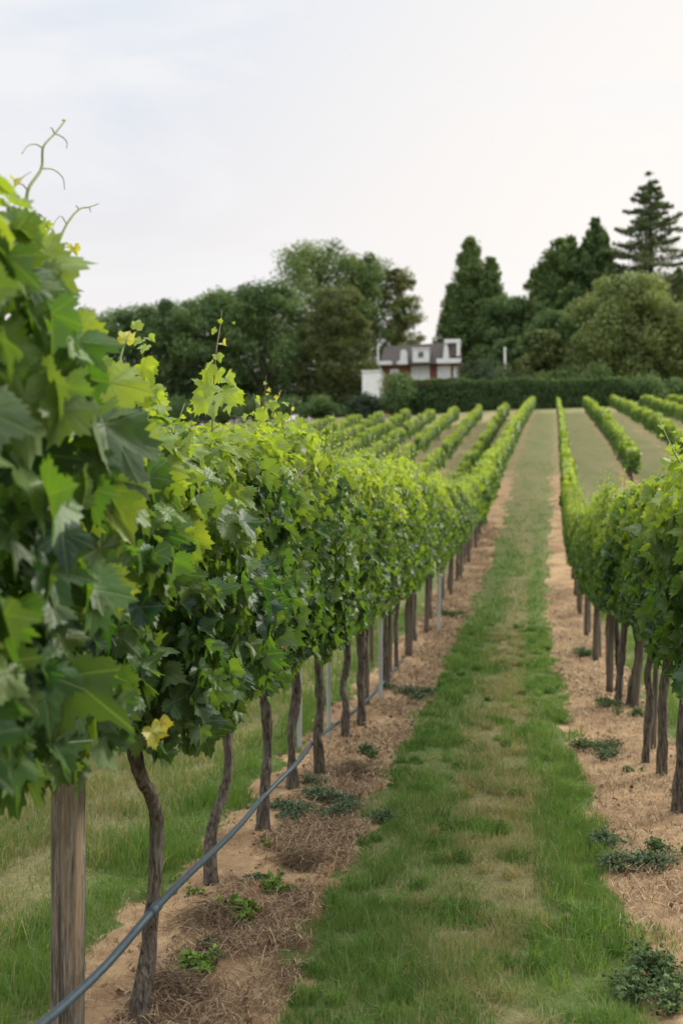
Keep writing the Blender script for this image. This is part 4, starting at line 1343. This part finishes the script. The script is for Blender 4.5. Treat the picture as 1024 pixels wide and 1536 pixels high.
# mansard roof: sloping front
rm = MB()
ez, rz_ = z(546.5), z(511.5)
rx0, rx1 = X(568), X(668)
V = [(rx0, -.25, ez), (rx1, -.25, ez), (rx1, dp + .2, ez), (rx0, dp + .2, ez), (rx0 + .5, 2.2, rz_ - .15), (rx1, 2.2, rz_ + .12), (rx1, dp - 2.2, rz_ + .12), (rx0 + .5, dp - 2.2, rz_ - .15)]
rm.add(V, None, [(0, 1, 5, 4), (1, 2, 6, 5), (2, 3, 7, 6), (3, 0, 4, 7), (4, 5, 6, 7), (0, 3, 2, 1)])
roof = rm.build('roof', M_ROOF, house, smooth=False)
hbox('gable_trim', M_WHITE, X(566), X(568) - .003, -.35, .05, z(547), z(518))
hbox('parapet', M_WHITE, X(566), X(588), -.75, -.30, z(547), z(541.5))
hbox('parapet', M_WHITE, X(596), X(611), -.75, -.30, z(547), z(542))
hbox('parapet', M_WHITE, X(655), X(692), -.75, -.30, z(547), z(540))


def pillar(px0, px1, pt):
    m = MB(); x0, x1 = X(px0), X(px1); c = (x0 + x1) / 2; h = (x1 - x0) / 2
    zz = [z(546.8), z(532), z(527.5), z(pt)]; ww = [1.35, 1.0, .95, .6]
    V = []
    for a, w in zip(zz, ww):
        V += [(c - h * w, -.74, a), (c + h * w, -.74, a), (c + h * w, .3, a), (c - h * w, .3, a)]
    Q = [(0, 3, 2, 1), (12, 13, 14, 15)]
    for k in range(3):
        for q in range(4): Q.append((4 * k + q, 4 * k + (q + 1) % 4, 4 * k + 4 + (q + 1) % 4, 4 * k + 4 + q))
    m.add(V, None, Q); return m.build('dormer_pillar', M_WHITE, house, smooth=False)


pillar(601.5, 610, 525); pillar(665.5, 673, 518)
dm = hbox('dormer', M_WHITE, X(619.5), X(644), -.9, 3.0, z(545), z(525.5))
hbox('dormer_cap', M_WHITE, X(618.5), X(645), -1.0, 3.1, z(525.5) + .003, z(523.8))
wf = hbox('dormer_window', M_GLASS, X(628), X(636), -.93, -.905, z(538), z(529.5), dm)
hbox('eave_band', M_ROOF, X(612), X(656), -.95, -.03, z(548.2), z(546.2))
# upper right white bay with recess
bay = hbox('bay', M_BRICK, X(668) + .01, X(690.5), -.30, dp, z(537) + .003, z(517.5))
hbox('bay_cap', M_WHITE, X(666.5), X(691), -.9, dp + .2, z(517.5) + .003, z(512))
hbox('bay_window', M_GLASS, X(675.5), X(683), -.36, -.305, z(536), z(519), bay)
hbox('bay_post', M_WHITE, X(685), X(690.5), -.88, -.36, z(537) + .003, z(517.5))


def window(x0, x1, z0, z1, n, lab=None):
    f = MB(); t = .12; y0, y1 = -.10, .02
    box(f, (x0, y0, z0), (x1, y1, z0 + t)); box(f, (x0, y0, z1 - t), (x1, y1, z1))
    for k in range(n + 1):
        xx = x0 + (x1 - x0 - t) * k / n
        box(f, (xx, y0, z0 + t + .001), (xx + t, y1, z1 - t - .001))
    o = f.build('window', M_WHITE, house, smooth=False)
    p = MB(); box(p, (x0 + t * .5, -.05, z0 + t * .5), (x1 - t * .5, -.004, z1 - t * .5)); p.build('blind', M_BLIND, o, smooth=False)


window(X(616.5), X(644), z(570), z(548.6), 3)
window(X(656), X(675.5), z(572), z(550), 1)
window(X(680), X(687), z(575), z(551), 1)
window(X(585), X(597), z(572), z(553), 1)

# white outbuilding wall and white pole
oy = 108.0
sa, sb = at(543, 556, oy), at(570, 556, oy); sg = float(ground(sa[0], oy))
wt = thing('garden_shed', 'low white flat-roofed shed left of the house, half behind a round shrub', 'shed', ((sa[0] + sb[0]) / 2, oy, sg))
m = MB(); hw_ = (sb[0] - sa[0]) / 2
box(m, (-hw_, 0, -.3), (hw_, 3.2, sa[2] - sg - .12)); m.build('wall', M_WHITE, wt, smooth=False)
m = MB(); box(m, (-hw_ - .12, -.12, sa[2] - sg - .117), (hw_ + .12, 3.32, sa[2] - sg + .02)); m.build('roof', M_WHITE, wt, smooth=False)
wy = 99.5
pt = at(757, 521, wy); pg = float(ground(pt[0], wy))
m = MB(); tube(m, [(0, 0, -.2), (0, 0, pt[2] - pg - .25)], [.10, .10], 2, 14); box(m, (-.125, -.125, pt[2] - pg - .247), (.125, .125, pt[2] - pg))
o = m.build('white_pillar', M_WHITE, smooth=False); o.location = (pt[0], wy, pg)
tag(o, 'slim white pillar rising behind the hedge right of the house', 'pillar')

# ------------------------------------------------------------------ sky and light
SUN_EL, SUN_AZ = math.radians(30), math.radians(52)      # azimuth clockwise from +Y
w = bpy.data.worlds.new('World'); SC.world = w; w.use_nodes = True
n = NT.__new__(NT); n.t = w.node_tree; n.t.nodes.clear()
out = n.t.nodes.new('ShaderNodeOutputWorld'); bg = n.t.nodes.new('ShaderNodeBackground')
sky = n.t.nodes.new('ShaderNodeTexSky'); sky.sky_type = 'NISHITA'; sky.sun_disc = False
sky.sun_elevation = SUN_EL; sky.sun_rotation = SUN_AZ; sky.air_density = 1.0; sky.dust_density = 2.0
d = n.co('Generated')
dx, dy, dz = sep(n, d)
sun = (math.sin(SUN_AZ) * math.cos(SUN_EL), math.cos(SUN_AZ) * math.cos(SUN_EL), math.sin(SUN_EL))
dot = n.t.nodes.new('ShaderNodeVectorMath'); dot.operation = 'DOT_PRODUCT'
n.t.links.new(d, dot.inputs[0]); dot.inputs[1].default_value = (math.sin(.30) * math.cos(.33), math.cos(.30) * math.cos(.33), math.sin(.33))   # thin bright cloud veil
glow = n.ramp(dot.outputs['Value'], [(.80, 0), (.99, 1)])
cl = n.mix(n.ramp(dz, [(.0, 0), (.46, 1)]), (8.6, 7.6, 6.8), (6.1, 6.6, 7.4))
cl = n.mix(n.math('MULTIPLY', glow, .75), cl, (8.9, 8.25, 7.5))
st = n.t.nodes.new('ShaderNodeMapping'); st.inputs['Scale'].default_value = (1.2, 1.2, 4.5); st.inputs['Rotation'].default_value = (.1, .2, .3)
n.t.links.new(d, st.inputs[0])
cn = n.noise(st.outputs[0], 2.2, 5, .55, .6)
cl = n.mix(n.math('MULTIPLY', n.ramp(cn, [(.44, 0), (.64, 1)]), .7), cl, (7.9, 7.8, 7.75))
zen = n.ramp(dz, [(.50, 0), (.88, 1)])
cl = n.mix(zen, cl, (26.0, 26.6, 27.2))
mixs = n.mix(.93, sky.outputs[0], cl)
n.t.links.new(mixs, bg.inputs[0]); bg.inputs[1].default_value = .1
n.t.links.new(bg.outputs[0], out.inputs[0])

sl = bpy.data.lights.new('sun', 'SUN'); so = bpy.data.objects.new('sun', sl); COL.objects.link(so)
sl.energy = 3.2; sl.angle = math.radians(16); sl.color = (1, .93, .82)
so.rotation_euler = Vector((-sun[0], -sun[1], -sun[2])).to_track_quat('-Z', 'Y').to_euler()
so.location = (20, 40, 40)

SC.view_settings.view_transform = 'Standard'; SC.view_settings.look = 'None'
SC.view_settings.exposure = .33; SC.view_settings.gamma = 1
cy = SC.cycles
cy.max_bounces = 6; cy.diffuse_bounces = 2; cy.glossy_bounces = 2; cy.transmission_bounces = 4; cy.transparent_max_bounces = 4
cy.use_denoising = True
cy.sample_clamp_indirect = 6
